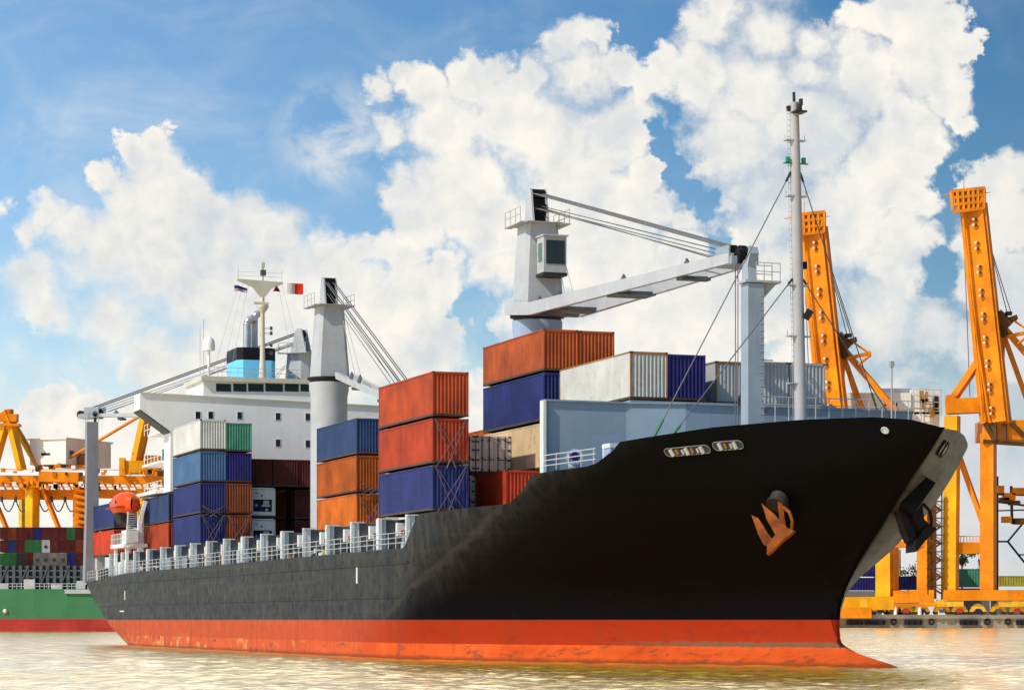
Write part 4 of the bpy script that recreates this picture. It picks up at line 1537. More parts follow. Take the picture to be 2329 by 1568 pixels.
# flags on the halyards
def flag(label, x0, x1, y0, y1, cols, shape='rect', vertical=False):
    t_a, t_b = tx(x0, MS), tx(x1, MS)
    wy = ship_w(MS, t_a, 0).y
    za, zb = CAM_H + (1408 - y1) / FPX * wy, CAM_H + (1408 - y0) / FPX * wy
    o = MB()
    n = 10
    rows_ = len(cols) if not vertical else 1
    for r_ in range(n):
        for k in range(6):
            def P(i, j, dn):
                u, v = i / n, j / 6
                sag = 0.10 * math.sin(u * 7) + 0.06 * u
                y = -t_a + (t_a - t_b) * u
                hi_, lo_ = zb, za
                if shape == 'tri':
                    lo_ = za
                    hi_ = zb - (zb - za) * abs(2 * u - 0.9)
                elif shape == 'fly':
                    hi_ = zb - (zb - za) * 0.45 * u * u
                    lo_ = za + 0.08 * math.sin(u * 5)
                return Vector((MS + 0.15 + sag + dn, y, lo_ + (hi_ - lo_) * v))
            c = int(k / 6 * len(cols)) if not vertical else int(r_ / n * len(cols))
            o.add([P(r_, k, 0), P(r_ + 1, k, 0), P(r_ + 1, k + 1, 0), P(r_, k + 1, 0)], [(0, 1, 2, 3)], c, True)
    ob = o.build('flag', cols)
    ob.matrix_world = Matrix.Translation(ORG) @ ROT
    tag(ob, label, 'flag', 'flags on the radar mast')


flag('dark blue and pink flag flying left of the radar mast', 532, 561, 648, 663, ['pink_flag', 'blue_flag'], 'fly')
flag('small dark red triangular pennant on the radar mast', 620, 638, 647, 662, ['maroon_flag', 'maroon_flag'], 'tri')
flag('white and red flag flying right of the radar mast', 652, 688, 643, 668, ['white_flag', 'red_flag'], 'rect', True)

# ------------------------------------------------------------------ lifeboat in its davit
lb_s, lb_t = -102.6, 14.1
lb = tag(empty('lifeboat', ship_w(lb_s, lb_t, 12.05), ANG), 'orange enclosed lifeboat hanging outboard by the stern containers', 'lifeboat')
mb = MB()
sec = []
for k in range(13):
    u = -1 + 2 * k / 12
    f = (1 - abs(u) ** 2.6) ** 0.55 if abs(u) < 1 else 0.05
    f = max(f, 0.06)
    ring = []
    for j in range(16):
        a = 2 * math.pi * j / 16
        yy, zz = math.cos(a) * 1.25 * f, math.sin(a)
        zz = 2.0 + (zz * 1.25 if zz > 0 else zz * 1.05) * (0.45 + 0.55 * f)
        ring.append((u * 2.6, yy, zz))
    sec.append(ring)
vs_ = [p for r_ in sec for p in r_]
mb.add(vs_, [(i * 16 + j, i * 16 + (j + 1) % 16, (i + 1) * 16 + (j + 1) % 16, (i + 1) * 16 + j) for i in range(12) for j in range(16)], 0, True)
mb.build('canopy', 'lifeboat_orange', lb)
mb = MB()
sec = []
for k in range(13):
    u = -1 + 2 * k / 12
    f = max(0.06, (1 - abs(u) ** 3) ** 0.6 if abs(u) < 1 else 0.06)
    sec.append([(u * 2.1, -0.95 * f, 1.25), (u * 1.9, -0.7 * f, 0.5), (u * 1.8, 0, 0.1), (u * 1.9, 0.7 * f, 0.5), (u * 2.1, 0.95 * f, 1.25)])
vs_ = [p for r_ in sec for p in r_]
mb.add(vs_, [(i * 5 + j, i * 5 + j + 1, (i + 1) * 5 + j + 1, (i + 1) * 5 + j) for i in range(12) for j in range(4)], 0, True)
mb.build('keel', 'bare_black', lb)
mb = MB()
mb.beam((-2.3, -0.02, 1.75), (2.3, -0.02, 1.75), 2.56, 0.10)
mb.build('grab_rail', 'red_bright', lb)
mb = MB()
for x in (-1.1, 0.0, 1.1):
    mb.box(x - 0.22, x + 0.22, -1.19, -1.12, 2.1, 2.4)
mb.box(2.2, 2.3, -0.3, 0.3, 2.0, 2.35)
mb.build('cabin_window', 'dark_glass', lb)

lb.scale = (1.25, 1.12, 1.1)
mb = MB()
for s0 in (-99.6, -105.6):
    mb.beam((s0, -13.2, 7.1), (s0, -13.2, 12.4), 0.35, 0.4)
    mb.beam((s0, -13.2, 12.4), (s0, -12.6, 14.6), 0.3, 0.35)
    mb.beam((s0, -14.5, 7.1), (s0, -14.5, 10.0), 0.3, 0.3)
    mb.beam((s0, -11.8, 9.6), (s0, -11.8, 12.6), 0.3, 0.3)
mb.box(-106.4, -99.0, -14.9, -12.5, 9.9, 10.25)
mb.box(-101.4, -99.2, -14.7, -13.4, 10.25, 11.6)
mb.build('davit', 'ship_white', ship)
mb = MB()
for k in range(9):
    mb.tube((-106.2 + k * 0.85, -14.85, 10.25), (-106.2 + k * 0.85, -14.85, 11.3), 0.04, 5)
for z in (10.8, 11.3):
    mb.tube((-106.2, -14.85, z), (-99.4, -14.85, z), 0.035, 5)
for k in range(14):
    mb.box(-98.9 + 0.05 * k, -98.5 + 0.05 * k, -14.6, -13.9, 10.3 + k * 0.22, 10.36 + k * 0.22)
mb.beam((-99.1, -14.65, 10.2), (-98.2, -14.65, 13.4), 0.08, 0.25)
mb.box(-101.5, -99.5, -14.6, -13.6, 7.1, 8.6)
mb.box(-105.5, -104.0, -14.3, -13.5, 7.1, 8.5)
mb.build('boarding_platform', 'stanchion_white', ship)

# ------------------------------------------------------------------ containers
CW = 2.44
PROTO = {}


def corr_profile(a0, a1, period, depth):
    """trapezoid corrugation between a0 and a1: list of (along, in)"""
    n = max(2, int(round((a1 - a0) / period)))
    p = (a1 - a0) / n
    pts = []
    for k in range(n):
        b0 = a0 + k * p
        pts += [(b0, 0.0), (b0 + p * 0.26, 0.0), (b0 + p * 0.50, depth), (b0 + p * 0.76, depth)]
    pts.append((a1, 0.0))
    return pts


def proto(key, fn):
    if key not in PROTO:
        PROTO[key] = fn()
    return PROTO[key]


def me_frame(L, H):
    mb = MB()
    for x0, x1 in ((-0.10, 0.0), (-L, -L + 0.10)):
        for y0, y1 in ((0, 0.10), (CW - 0.10, CW)):
            mb.box(x0, x1, y0, y1, 0.16, H - 0.12)
        mb.box(x0, x1, 0.10, CW - 0.10, H - 0.16, H - 0.012)
        mb.box(x0, x1, 0.10, CW - 0.10, 0.03, 0.17, 1)
    for y0, y1 in ((0, 0.07), (CW - 0.07, CW)):
        mb.box(-L + 0.10, -0.10, y0, y1, 0.03, 0.17, 1)
        mb.box(-L + 0.10, -0.10, y0, y1, H - 0.10, H - 0.012)
    for x0, x1 in ((-0.178, 0.006), (-L - 0.006, -L + 0.172)):
        for y0, y1 in ((-0.006, 0.156), (CW - 0.156, CW + 0.006)):
            for z0, z1 in ((0, 0.16), (H - 0.12, H)):
                mb.box(x0, x1, y0, y1, z0, z1, 1)
    return mb.mesh('frame', [None, 'rail_rust'])


def me_side(L, H, flat=False):
    mb = MB()
    pts = corr_profile(-L + 0.10, -0.10, 0.278, 0.0 if flat else 0.040)
    vs_ = [(a, 0.022 + d_, z) for a, d_ in pts for z in (0.16, H - 0.09)]
    mb.add(vs_, [(2 * i, 2 * i + 2, 2 * i + 3, 2 * i + 1) for i in range(len(pts) - 1)])
    return mb.mesh('side_panel', [None])


def me_roof(L, H):
    mb = MB()
    mb.box(-L + 0.05, -0.05, 0.03, CW - 0.03, H - 0.05, H - 0.025)
    return mb.mesh('roof', [None])


def me_end(H):
    mb = MB()
    pts = corr_profile(0.10, CW - 0.10, 0.245, 0.050)
    vs_ = [(-0.02 - d_, a, z) for a, d_ in pts for z in (0.16, H - 0.15)]
    mb.add(vs_, [(2 * i, 2 * i + 2, 2 * i + 3, 2 * i + 1) for i in range(len(pts) - 1)])
    return mb.mesh('end_panel', [None])


def me_door(H, which):
    mb = MB()
    y0, y1 = (0.10, CW / 2 - 0.012) if which == 0 else (CW / 2 + 0.012, CW - 0.10)
    mb.box(-0.07, -0.035, y0, y1, 0.17, H - 0.16, 0)
    w = y1 - y0
    for k in range(3):
        zz0 = 0.3 + k * (H - 0.6) / 3
        mb.box(-0.035, -0.012, y0 + 0.1, y1 - 0.1, zz0, zz0 + (H - 0.6) / 3 - 0.12, 0)
    return mb.mesh('door', [None])


def me_rods(H, which):
    mb = MB()
    y0, y1 = (0.10, CW / 2 - 0.012) if which == 0 else (CW / 2 + 0.012, CW - 0.10)
    for f in (0.28, 0.74):
        y = y0 + (y1 - y0) * f
        mb.tube((0.02, y, 0.06), (0.02, y, H - 0.05), 0.030, 6)
        for z in (0.25, H * 0.42, H - 0.3):
            mb.box(-0.02, 0.05, y - 0.07, y + 0.07, z - 0.05, z + 0.05)
        mb.beam((0.05, y, H * 0.38), (0.05, y + 0.35, H * 0.38 - 0.02), 0.03, 0.05)
    yh = y0 if which == 0 else y1
    for z in (0.35, H * 0.36, H * 0.62, H - 0.4):
        mb.box(-0.02, 0.03, yh - 0.10, yh + 0.10, z - 0.05, z + 0.05)
    return mb.mesh('lock_rod', ['dark_steel'])


def me_unit(H):
    mb = MB()
    mb.box(-0.06, -0.02, 0.12, CW - 0.12, H * 0.60, H - 0.2, 0)
    mb.box(-0.30, -0.10, 0.20, CW - 0.20, 0.30, H * 0.60, 1)
    mb.box(-0.06, 0.0, 0.12, 0.30, 0.2, H * 0.60, 0)
    mb.box(-0.06, 0.0, CW - 0.32, CW - 0.12, 0.2, H * 0.60, 0)
    mb.box(-0.06, 0.0, 0.30, CW - 0.32, 0.2, H * 0.19, 0)
    mb.box(-0.18, -0.03, 1.30, 1.85, H * 0.44, H * 0.57, 2)
    mb.box(-0.18, -0.03, 1.15, 1.95, H * 0.36, H * 0.425, 2)
    mb.tube((-0.14, 0.62, H * 0.40), (-0.06, 0.62, H * 0.40), 0.26, 14, mi=3)
    mb.tube((-0.10, 0.62, H * 0.40), (-0.05, 0.62, H * 0.40), 0.10, 10, mi=2)
    mb.box(-0.16, -0.05, 0.95, 1.25, H * 0.22, H * 0.34, 3)
    mb.box(-0.16, -0.05, 1.5, 1.75, H * 0.22, H * 0.30, 2)
    mb.box(-0.02, 0.0, 1.05, 1.2, H * 0.70, H * 0.76, 3)
    mb.box(-0.02, 0.0, 0.5, 0.7, H * 0.80, H * 0.83, 3)
    return mb.mesh('cooling_unit', [None, 'bare_black', 'grey_white', 'navy_paint'])


def me_lash(H, span):
    mb = MB()
    z1 = H * span
    for y0, y1 in ((0.12, 1.55), (CW - 0.12, 0.9)):
        mb.tube((0.10, y0, z1), (0.16, y1, -0.35), 0.026, 6)
        mb.tube((0.16, y1 * 0.8 + y0 * 0.2, z1 * 0.2 - 0.28), (0.16, y1, -0.35), 0.048, 6)
    for y0, y1 in ((0.2, CW - 0.15), (CW - 0.2, 0.15)):
        mb.tube((0.12, y0, z1 - 0.05), (0.18, y1, -0.3), 0.024, 6)
    return mb.mesh('lashing_rod', ['rod_steel'])


def link(name, me, parent, mat=None):
    o = bpy.data.objects.new(name, me)
    COL.objects.link(o)
    o.parent = parent
    if mat:
        o.material_slots[0].link = 'OBJECT'
        o.material_slots[0].material = MATS[mat]
    return o


GRP = 'shipping containers stacked on the cargo ship'


def container(s0, t0, z0, H, mat, label, L=12.19, end='plain', frame=None, side=None, lash=0, group=GRP, loc=None, rot=ANG):
    root = empty('shipping_container', loc if loc is not None else ship_w(s0, t0, z0), rot)
    tag(root, label, 'container', group)
    H = round(H - 0.05, 2)
    flat = end == 'reefer' or side == 'flat'
    link('frame', proto(('f', L, H), lambda: me_frame(L, H)), root, frame or mat)
    sp = proto(('s', L, H, flat), lambda: me_side(L, H, flat))
    link('side_panel', sp, root, mat)
    o = link('side_panel', sp, root, mat)
    o.matrix_local = Matrix.Translation((-L, CW, 0)) @ Matrix.Rotation(math.pi, 4, 'Z')
    link('roof', proto(('r', L, H), lambda: me_roof(L, H)), root, mat)
    em = mat
    ep = proto(('e', H), lambda: me_end(H))
    o = link('end_panel', ep, root, em)
    o.matrix_local = Matrix.Translation((-L, CW, 0)) @ Matrix.Rotation(math.pi, 4, 'Z')
    if end == 'plain':
        link('end_panel', ep, root, em)
    elif end == 'door':
        for w_ in (0, 1):
            d_ = link('door', proto(('d', H, w_), lambda: me_door(H, w_)), root, em)
            link('lock_rod', proto(('l', H, w_), lambda: me_rods(H, w_)), d_)
    else:
        link('cooling_unit', proto(('u', H), lambda: me_unit(H)), root, em)
    if lash:
        link('lashing_rod', proto(('x', H, lash), lambda: me_lash(H, lash)), root)
    return root


# bay 1, outer stack by the rail
container(0, 13.85, 9.58, 2.96, 'blue_paint', 'blue container lashed at the bottom of the tall red and blue stack', lash=1.0)
container(0, 13.85, 12.62, 2.94, 'brick_paint', 'brick red container between a red one above and a blue one below', lash=0.98)
container(0, 13.85, 15.64, 2.93, 'red_paint', 'light red container on top of the stack left of the white double doors')
# bay 1, short boxes behind the bulwark
container(-6.3, 11.30, 9.45, 2.85, 'door_grey', 'grey white container with only its edge showing, beside the lashed blue one', L=6.06, end='door')
container(-6.3, 11.30, 12.38, 2.60, 'door_grey', 'grey white container showing only its right edge beside the red stack, upper of two', L=6.06, end='door')
container(-6.3, 8.75, 9.45, 2.85, 'door_grey', 'grey container whose hinges show between the lashed blue and the dark red box', L=6.06, end='door')
container(-6.3, 8.75, 12.38, 2.60, 'door_grey', 'dirty white container showing its double doors and lock rods', L=6.06, end='door')
container(0, 8.85, 9.38, 2.95, 'red_bright', 'short dark red container behind the curve of the black bulwark', L=6.06)
# bay 1, stack beside the breakwater
container(0, 6.26, 12.38, 3.08, 'tan_white', 'dirty cream container directly left of the grey breakwater', frame='tan_white', side='flat')
container(0, 6.26, 15.55, 3.18, 'blue_paint', 'scuffed blue container between brown and cream ones left of the breakwater')
container(0, 6.26, 18.80, 2.78, 'brown_paint', 'orange brown container on top of the highest stack, left of a pair')
container(0, 3.72, 15.55, 3.18, 'navy_paint', 'navy container of which a strip shows left of the rusty white one')
container(0, 3.72, 18.80, 2.76, 'brown_paint', 'orange brown container at the top right, ribbed end in the light')
# bay 0, on the platform behind the breakwater
container(13.4, 5.60, 15.86, 2.95, 'rusty_white', 'white container with rusty edges above the breakwater', side='flat', frame='rust_frame')
container(13.4, 3.10, 15.86, 2.86, 'navy_paint', 'deep blue container end between the white ones above the breakwater')
container(12.0, -0.65, 15.84, 2.72, 'grey_white', 'grey white container with a rusty corner just left of the crane rest post', frame='rust_frame')
container(12.0, -3.15, 15.84, 2.80, 'grey_white', 'grey container between the crane rest post and the foremast')
container(12.0, -5.70, 15.84, 2.80, 'grey_white', 'grey container at the right end of the row, right of the foremast')
# bay 2
container(-17.5, 3.75, 13.55, 2.9, 'orange_paint', 'orange container of which a small patch shows right of the tall red stack')
# bay C, ahead of the middle crane
container(-40.4, 7.35, 9.68, 3.05, 'vivid_orange', 'bright orange container at the bottom, below another orange one', lash=1.0)
container(-40.4, 7.35, 12.80, 2.98, 'orange_paint', 'orange container between a blue one above and a bright orange one below', lash=0.3)
container(-40.4, 7.35, 15.84, 2.92, 'blue_grey', 'blue container above two orange ones, in front of the middle crane')
# bay D, ahead of the superstructure
for z, H, m_, lb_, ls in ((9.55, 2.9, 'blue_paint', 'blue container crossed by lashing rods at the bottom of the white topped stack', 1.0),
                              (12.50, 2.88, 'blue_paint', 'second blue container from the bottom in the white topped stack', 0.25),
                              (15.43, 2.90, 'light_blue', 'light blue container right under the white top one by the superstructure', 0),
                              (18.38, 2.90, 'white_paint', 'off white container on top of the stack left of the green one', 0)):
    container(-77.3, 11.9, z, H, m_, lb_, lash=ls)
for z, H, m_, lb_, ls in ((9.55, 2.9, 'rust_brown', 'brown container crossed by lashing rods beside the lower white cooling box', 1.0),
                          (12.50, 2.88, 'rust_brown', 'brown container under the navy one and left of the upper cooling box', 0),
                          (15.43, 2.80, 'navy_paint', 'navy container end right under the green one', 0),
                          (18.30, 2.72, 'green_paint', 'sea green container end on top of its stack', 0)):
    container(-77.3, 9.42, z, H, m_, lb_, lash=ls)
container(-78.2, 6.92, 9.3, 2.85, 'white_paint', 'white refrigerated container at the bottom, cooling unit half hidden by the stanchions', end='reefer')
container(-78.2, 6.92, 12.22, 2.85, 'white_paint', 'white refrigerated container standing on another, dark cooling unit in full view', end='reefer')
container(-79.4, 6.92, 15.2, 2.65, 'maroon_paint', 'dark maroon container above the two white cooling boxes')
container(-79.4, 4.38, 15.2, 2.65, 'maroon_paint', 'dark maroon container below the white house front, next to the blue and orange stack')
container(-79.4, 1.84, 15.2, 2.65, 'maroon_paint', 'added dark maroon container farthest right, filling the shade below the white house front')  # this and the next two are dark boxes added to fill deep shade
container(-81.0, 1.84, 9.3, 2.85, 'maroon_paint', 'added dark container low down, standing for shade beside the bright orange stack')
container(-81.0, 1.84, 12.22, 2.85, 'maroon_paint', 'added dark container standing for shade beside the upper orange container')
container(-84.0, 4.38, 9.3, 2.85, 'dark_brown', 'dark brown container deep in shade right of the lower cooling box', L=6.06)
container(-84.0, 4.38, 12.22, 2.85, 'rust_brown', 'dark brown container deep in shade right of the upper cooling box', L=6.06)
# outer row beside and behind the house
container(-90.2, 12.2, 9.38, 2.75, 'brick_paint', 'faded red container right of the lifeboat davit')
container(-90.2, 12.2, 12.15, 2.78, 'blue_grey', 'dull blue container right of the lifeboat')
container(-108.3, 14.2, 9.35, 2.70, 'red_bright', 'bright red container near the stern, left of the lifeboat davit')
container(-108.3, 14.2, 12.15, 2.75, 'blue_paint', 'blue container near the stern, left of the lifeboat')

# ------------------------------------------------------------------ quay and far shore
QY = 830.0
land = MB()
land.box(-2600, 2600, QY + 6, 5200, 1.0, 4.0)
tag(land.build('ground', 'land_grey'), 'container yard behind the quay', kind='structure')
mb = MB()
mb.box(-2600, 2600, QY, QY + 6, -3, 3.0, 0)
mb.box(-2600, 2600, QY - 0.3, QY + 6, 3.0, 4.25, 1)
tag(mb.build('quay', ['quay_concrete', 'quay_edge']), 'concrete quay wall along the far bank', kind='structure')

PQ = FPX / QY                      # chart units per metre on the quay


def qa(x, y, dy=0.0):
    return at(x, y, QY + dy)


UPQ = (0.42, 0.91, 0)
rr = random.Random(3)
for i, (x0, x1) in enumerate(((1925, 1962), (1966, 2012), (2056, 2096), (2182, 2222), (2310, 2352))):
    mb = MB()
    a, b_ = qa(x0, 1415), qa(x1, 1415)
    mb.box(a.x, b_.x, QY - 1.6, QY - 0.3, 0.9, 2.5)
    for k in range(3):
        xx = a.x + (b_.x - a.x) * (k + 0.5) / 3
        mb.tube((xx, QY - 1.7, 0.9), (xx, QY - 1.7, 2.5), 0.35, 8)
    lbl = ['long black rubber fender on the quay nearest the bow', 'long black rubber fender, second from the bow',
           'black rubber fender below the zigzag stairs', 'black rubber fender below the right legs of the tall orange crane',
           'black rubber fender at the right edge of the picture'][i]
    tag(mb.build('quay_fender', 'fender_rubber'), lbl, 'fender', 'fenders on the quay wall')
mb_lbl = ['round black tyre hung on the quay left of the zigzag stairs', 'round black tyre hung on the quay right of the zigzag stairs',
          'round black tyre hung on the quay below the green box', 'round black tyre hung on the quay near the right edge']
for i, x0 in enumerate((2032, 2118, 2245, 2292)):
    mb = MB()
    a = qa(x0, 1414)
    for k in range(14):
        an, bn = 2 * math.pi * k / 14, 2 * math.pi * (k + 1) / 14
        mb.tube((a.x + math.cos(an) * 0.8, QY - 0.6, 1.9 + math.sin(an) * 0.8), (a.x + math.cos(bn) * 0.8, QY - 0.6, 1.9 + math.sin(bn) * 0.8), 0.3, 8)
    tag(mb.build('tyre_fender', 'fender_rubber'), mb_lbl[i], 'tyre', 'tyres on the quay wall')


# ------------------------------------------------------------------ quay cranes with raised booms
def lamp_pairs(p, q_, n):
    """centres of lamps set two by two along a boom"""
    p, q_ = Vector(p), Vector(q_)
    out_ = []
    for k in range(n):
        c = p + (q_ - p) * (k + 0.5) / n
        out_ += [(c.x, c.y, c.z + dz) for dz in (-0.95, 0.95)]
    return out_


def raised_crane(dx, dyy, k, label, full):
    """orange quay crane; chart outline shifted by dx, dyy and scaled by k about (2200, 1380)"""
    def T(x, y, dy=0.0):
        return qa(2200 + (x - 2200) * k + dx, 1380 + (y - 1380) * k + dyy, dy)
    u = k / PQ                      # metres per chart unit
    root = tag(empty('quay_crane', T(2200, 1394)), label, 'crane', 'ship to shore cranes on the quay')

    def B(mb):
        return mb
    M = root.matrix_world.copy()

    def fin(mb, name, mats, parent=root):
        o = mb.build(name, mats)
        o.data.transform(Matrix.Translation(-root.location))
        o.parent = parent
        return o
    up = (0.42, 0.91, 0)
    # boom
    mb = MB()
    mb.beam(T(2214, 462), T(2264, 960), 52 * u, 7.5, up=up, w2=60 * u)
    boom = fin(mb, 'boom', 'crane_orange')
    mb = MB()
    for off in (-26, 26):
        mb.beam(T(2214 + off, 470, -4), T(2264 + off * 1.1, 958, -4), 4.5 * u, 0.7, up=up)
    mb.beam(T(2202, 640, -4), T(2250, 955, -4), 3.0 * u, 0.6, up=up)
    fin(mb, 'boom_flange', 'crane_orange', boom)
    for c_ in lamp_pairs(T(2212, 478, -4.4), T(2256, 960, -4.4), 9):
        mb = MB()
        mb.ball(c_, 0.5, 5)
        mb.box(c_[0] + 0.2, c_[0] + 1.1, c_[1] - 0.2, c_[1] + 0.3, c_[2] - 0.35, c_[2] + 0.35, 1)
        fin(mb, 'boom_lamp', ['white_flag', 'crane_brown'], boom)
    mb = MB()
    mb.beam(T(2240, 520, -1), T(2292, 955, -1), 8 * u, 6.5, up=up)
    fin(mb, 'boom_side', 'crane_orange', boom)
    # lattice head
    mb = MB()
    x0, x1, y0, y1 = 2162, 2240, 430, 476
    for f in (0, 0.33, 0.66, 1.0):
        mb.beam(T(x0 + 6 * f, y0 + 5 + (y1 - y0) * f, -5), T(x1 - 2 * f, y0 - 3 + (y1 - y0) * f, -5), 7 * u, 1.0, up=up)
        mb.beam(T(x0 + 6 * f, y0 + 5 + (y1 - y0) * f, 5), T(x1 - 2 * f, y0 - 3 + (y1 - y0) * f, 5), 7 * u, 1.0, up=up)
    for f in (0.02, 0.2, 0.36, 0.52, 0.66, 0.8, 0.98):
        xx = x0 + (x1 - x0) * f
        mb.beam(T(xx, y0 + 4 - 7 * f, -5), T(xx + 4 - 4 * f, y1 + 3 - 6 * f, -5), 6 * u, 1.0, up=up)
    mb.beam(T(2225, 432, -5), T(2240, 460, -5), 5 * u, 0.8, up=up)
    mb.beam(T(2240, 440, -5), T(2222, 474, -5), 5 * u, 0.8, up=up)
    for f in (0.0, 1.0):
        mb.beam(T(x0 + 3, y0 + 4 + 40 * f, -5), T(x0 + 3, y0 + 4 + 40 * f, 5), 3 * u, 0.6)
        mb.beam(T(x1, y0 + 40 * f, -5), T(x1, y0 + 40 * f, 5), 3 * u, 0.6)
    mb.tube(T(2146, 443, -5), T(2164, 440, -5), 0.14, 5)
    mb.tube(T(2240, 438, -5), T(2252, 437, -5), 0.14, 5)
    mb.tube(T(2192, 404, 0), T(2192, 430, 0), 0.12, 5)
    fin(mb, 'boom_head', 'crane_orange', boom)
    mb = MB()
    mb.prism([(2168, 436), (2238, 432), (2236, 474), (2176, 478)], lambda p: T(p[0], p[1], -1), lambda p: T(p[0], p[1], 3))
    fin(mb, 'head_shade_panel', 'crane_brown', boom)  # dark sheet standing in for the shaded inside of the lattice head
    # apex frame and back stays
    mb = MB()
    mb.beam(T(2268, 712, 2), T(2296, 740, 2), 22 * u, 5, up=up)
    mb.beam(T(2272, 735, 2), T(2312, 722, 2), 9 * u, 4, up=up)
    mb.beam(T(2276, 720, 2), T(2284, 765, 2), 16 * u, 4, up=up)
    mb.tube(T(2294, 708, 2), T(2294, 716, 2), 1.2, 8)
    fin(mb, 'apex_frame', 'crane_brown')
    mb = MB()
    mb.beam(T(2300, 724, 2), T(2346, 756, 2), 4 * u, 1.5, up=up)
    mb.beam(T(2288, 766, 2), T(2346, 752, 2), 7 * u, 1.5, up=up)
    mb.beam(T(2314, 782, 2), T(2346, 756, 2), 4 * u, 1.5, up=up)
    mb.beam(T(2284, 745, 4), T(2420, 905, 4), 13 * u, 2.6, up=up)
    mb.beam(T(2284, 765, 6), T(2338, 915, 6), 9 * u, 2.2, up=up)
    mb.beam(T(2276, 770, 8), T(2270, 950, 8), 16 * u, 3.0, up=up)
    fin(mb, 'back_stay', 'crane_orange')
    mb = MB()
    for a, b_ in (((2236, 500), (2290, 708)), ((2240, 520), (2300, 712)), ((2190, 480), (2206, 900))):
        mb.tube(T(*a, 6), T(*b_, 6), 0.16, 5)
    if not full:
        for a, b_ in (((2282, 770), (2330, 930)), ((2310, 780), (2395, 900))):
            mb.tube(T(*a, 6), T(*b_, 6), 0.14, 5)
    fin(mb, 'stay_rope', 'cable_steel')
    # portal
    mb = MB()
    mb.beam(T(2152, 924, 0), T(2240, 920, 0), 34 * u, 5, up=up)
    mb.beam(T(2164, 912, 0), T(2228, 818, 0), 14 * u, 4, up=up)
    mb.beam(T(2152, 905, 0), T(2170, 905, 0), 14 * u, 5, up=up)
    fin(mb, 'portal_beam', 'crane_orange')
    mb = MB()
    mb.box(*sorted((T(2235, 962, 0).x, T(2345, 962, 0).x)), QY - 2, QY + 14, T(0, 1000).z, T(0, 955).z)
    gh = fin(mb, 'girder', 'crane_orange')
    mb = MB()
    for a, b_ in (((2240, 960), (2262, 1000)), ((2262, 958), (2262, 996)), ((2284, 962), (2284, 1000)), ((2300, 962), (2330, 990))):
        mb.beam(T(*a, -3), T(*b_, -3), 10 * u, 1.0, up=up)
    mb.beam(T(2236, 1003, -2), T(2345, 1010, -2), 9 * u, 2.0, up=up)
    fin(mb, 'trolley', 'crane_brown', gh)
    mb = MB()
    mb.beam(T(2166, 945, 0), T(2162, 1360, 0), 30 * u, 4.5, up=up)
    fin(mb, 'leg', 'crane_yellow')
    mb = MB()
    mb.beam(T(2248, 985, 0), T(2248, 1360, 0), 31 * u, 4.5, up=up)
    fin(mb, 'leg', 'crane_orange')
    mb = MB()
    mb.beam(T(2183, 1040, 2), T(2244, 1212, 2), 10 * u, 2.5, up=up)
    fin(mb, 'leg_brace', 'crane_orange')
    mb = MB()
    mb.beam(T(2176, 1245, 1), T(2240, 1245, 1), 26 * u, 4, up=up)
    for kx in range(9):
        mb.tube(T(2178 + kx * 7, 1232, 0), T(2178 + kx * 7, 1218, 0), 0.14, 5)
    mb.tube(T(2178, 1218, 0), T(2236, 1218, 0), 0.14, 5)
    fin(mb, 'cross_beam', 'crane_orange')
    mb = MB()
    mb.beam(T(2143, 1352, -1), T(2345, 1352, -1), 24 * u, 5, up=up)
    sill = fin(mb, 'sill_beam', 'crane_orange')
    return root, T, fin, u


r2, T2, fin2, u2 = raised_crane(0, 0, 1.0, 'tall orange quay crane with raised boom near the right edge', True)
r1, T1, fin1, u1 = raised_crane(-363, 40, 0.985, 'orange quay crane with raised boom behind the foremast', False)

# left portal of the nearer crane, its lower legs seen under the bow
u = 1 / PQ


def leg_row(root, name, mats, boxes, dy=0.0, depth=4.5):
    out_ = []
    for (xa, ya, xb, yb, w, mt) in boxes:
        mb = MB()
        mb.beam(qa(xa, ya, dy), qa(xb, yb, dy), w * u, depth, up=(0.42, 0.91, 0))
        mb.v = [tuple(Vector(p) - root.location) for p in mb.v]
        o = mb.build(name, mt, root)
        out_.append(o)
    return out_


low = tag(empty('crane_portal', qa(2060, 1394)), 'low orange portal frame standing on the quay beside the bow', 'portal')
leg_row(low, 'leg', None, [(2012, 1180, 2012, 1362, 34, 'crane_yellow'), (2104, 1110, 2104, 1360, 30, 'crane_orange')])
leg_row(low, 'leg_side', None, [(2034, 1180, 2034, 1364, 12, 'crane_orange'), (2122, 1110, 2122, 1360, 8, 'crane_orange')], dy=1)
leg_row(low, 'cross_beam', None, [(2020, 1238, 2120, 1234, 14, 'crane_orange')])
leg_row(low, 'sill_beam', None, [(1905, 1372, 2030, 1370, 30, 'crane_yellow'), (2030, 1356, 2122, 1354, 28, 'crane_orange'), (2030, 1374, 2150, 1374, 7, 'crane_orange')], dy=-1)
# zigzag stairs
mb = MB()
zz = 1120
flip = 0
while zz < 1345:
    xa, xb = (2112, 2140) if flip else (2140, 2112)
    mb.beam(qa(xa, zz, -3), qa(xb, zz + 19, -3), 4 * u, 0.8, up=(0, 1, 0))
    mb.beam(qa(2108, zz, -3), qa(2144, zz, -3), 2.6 * u, 1.4, up=(0, 1, 0))
    mb.beam(qa(xa, zz - 8, -3), qa(xb, zz + 11, -3), 1.5 * u, 0.3, up=(0, 1, 0))
    zz += 19
    flip = 1 - flip
for xx in (2110, 2142):
    mb.beam(qa(xx, 1115, -3), qa(xx, 1350, -3), 2.6 * u, 0.6, up=(0, 1, 0))
tag(mb.build('stair_tower', 'crane_brown'), 'brown zigzag stair tower between the orange crane legs', 'stairs')

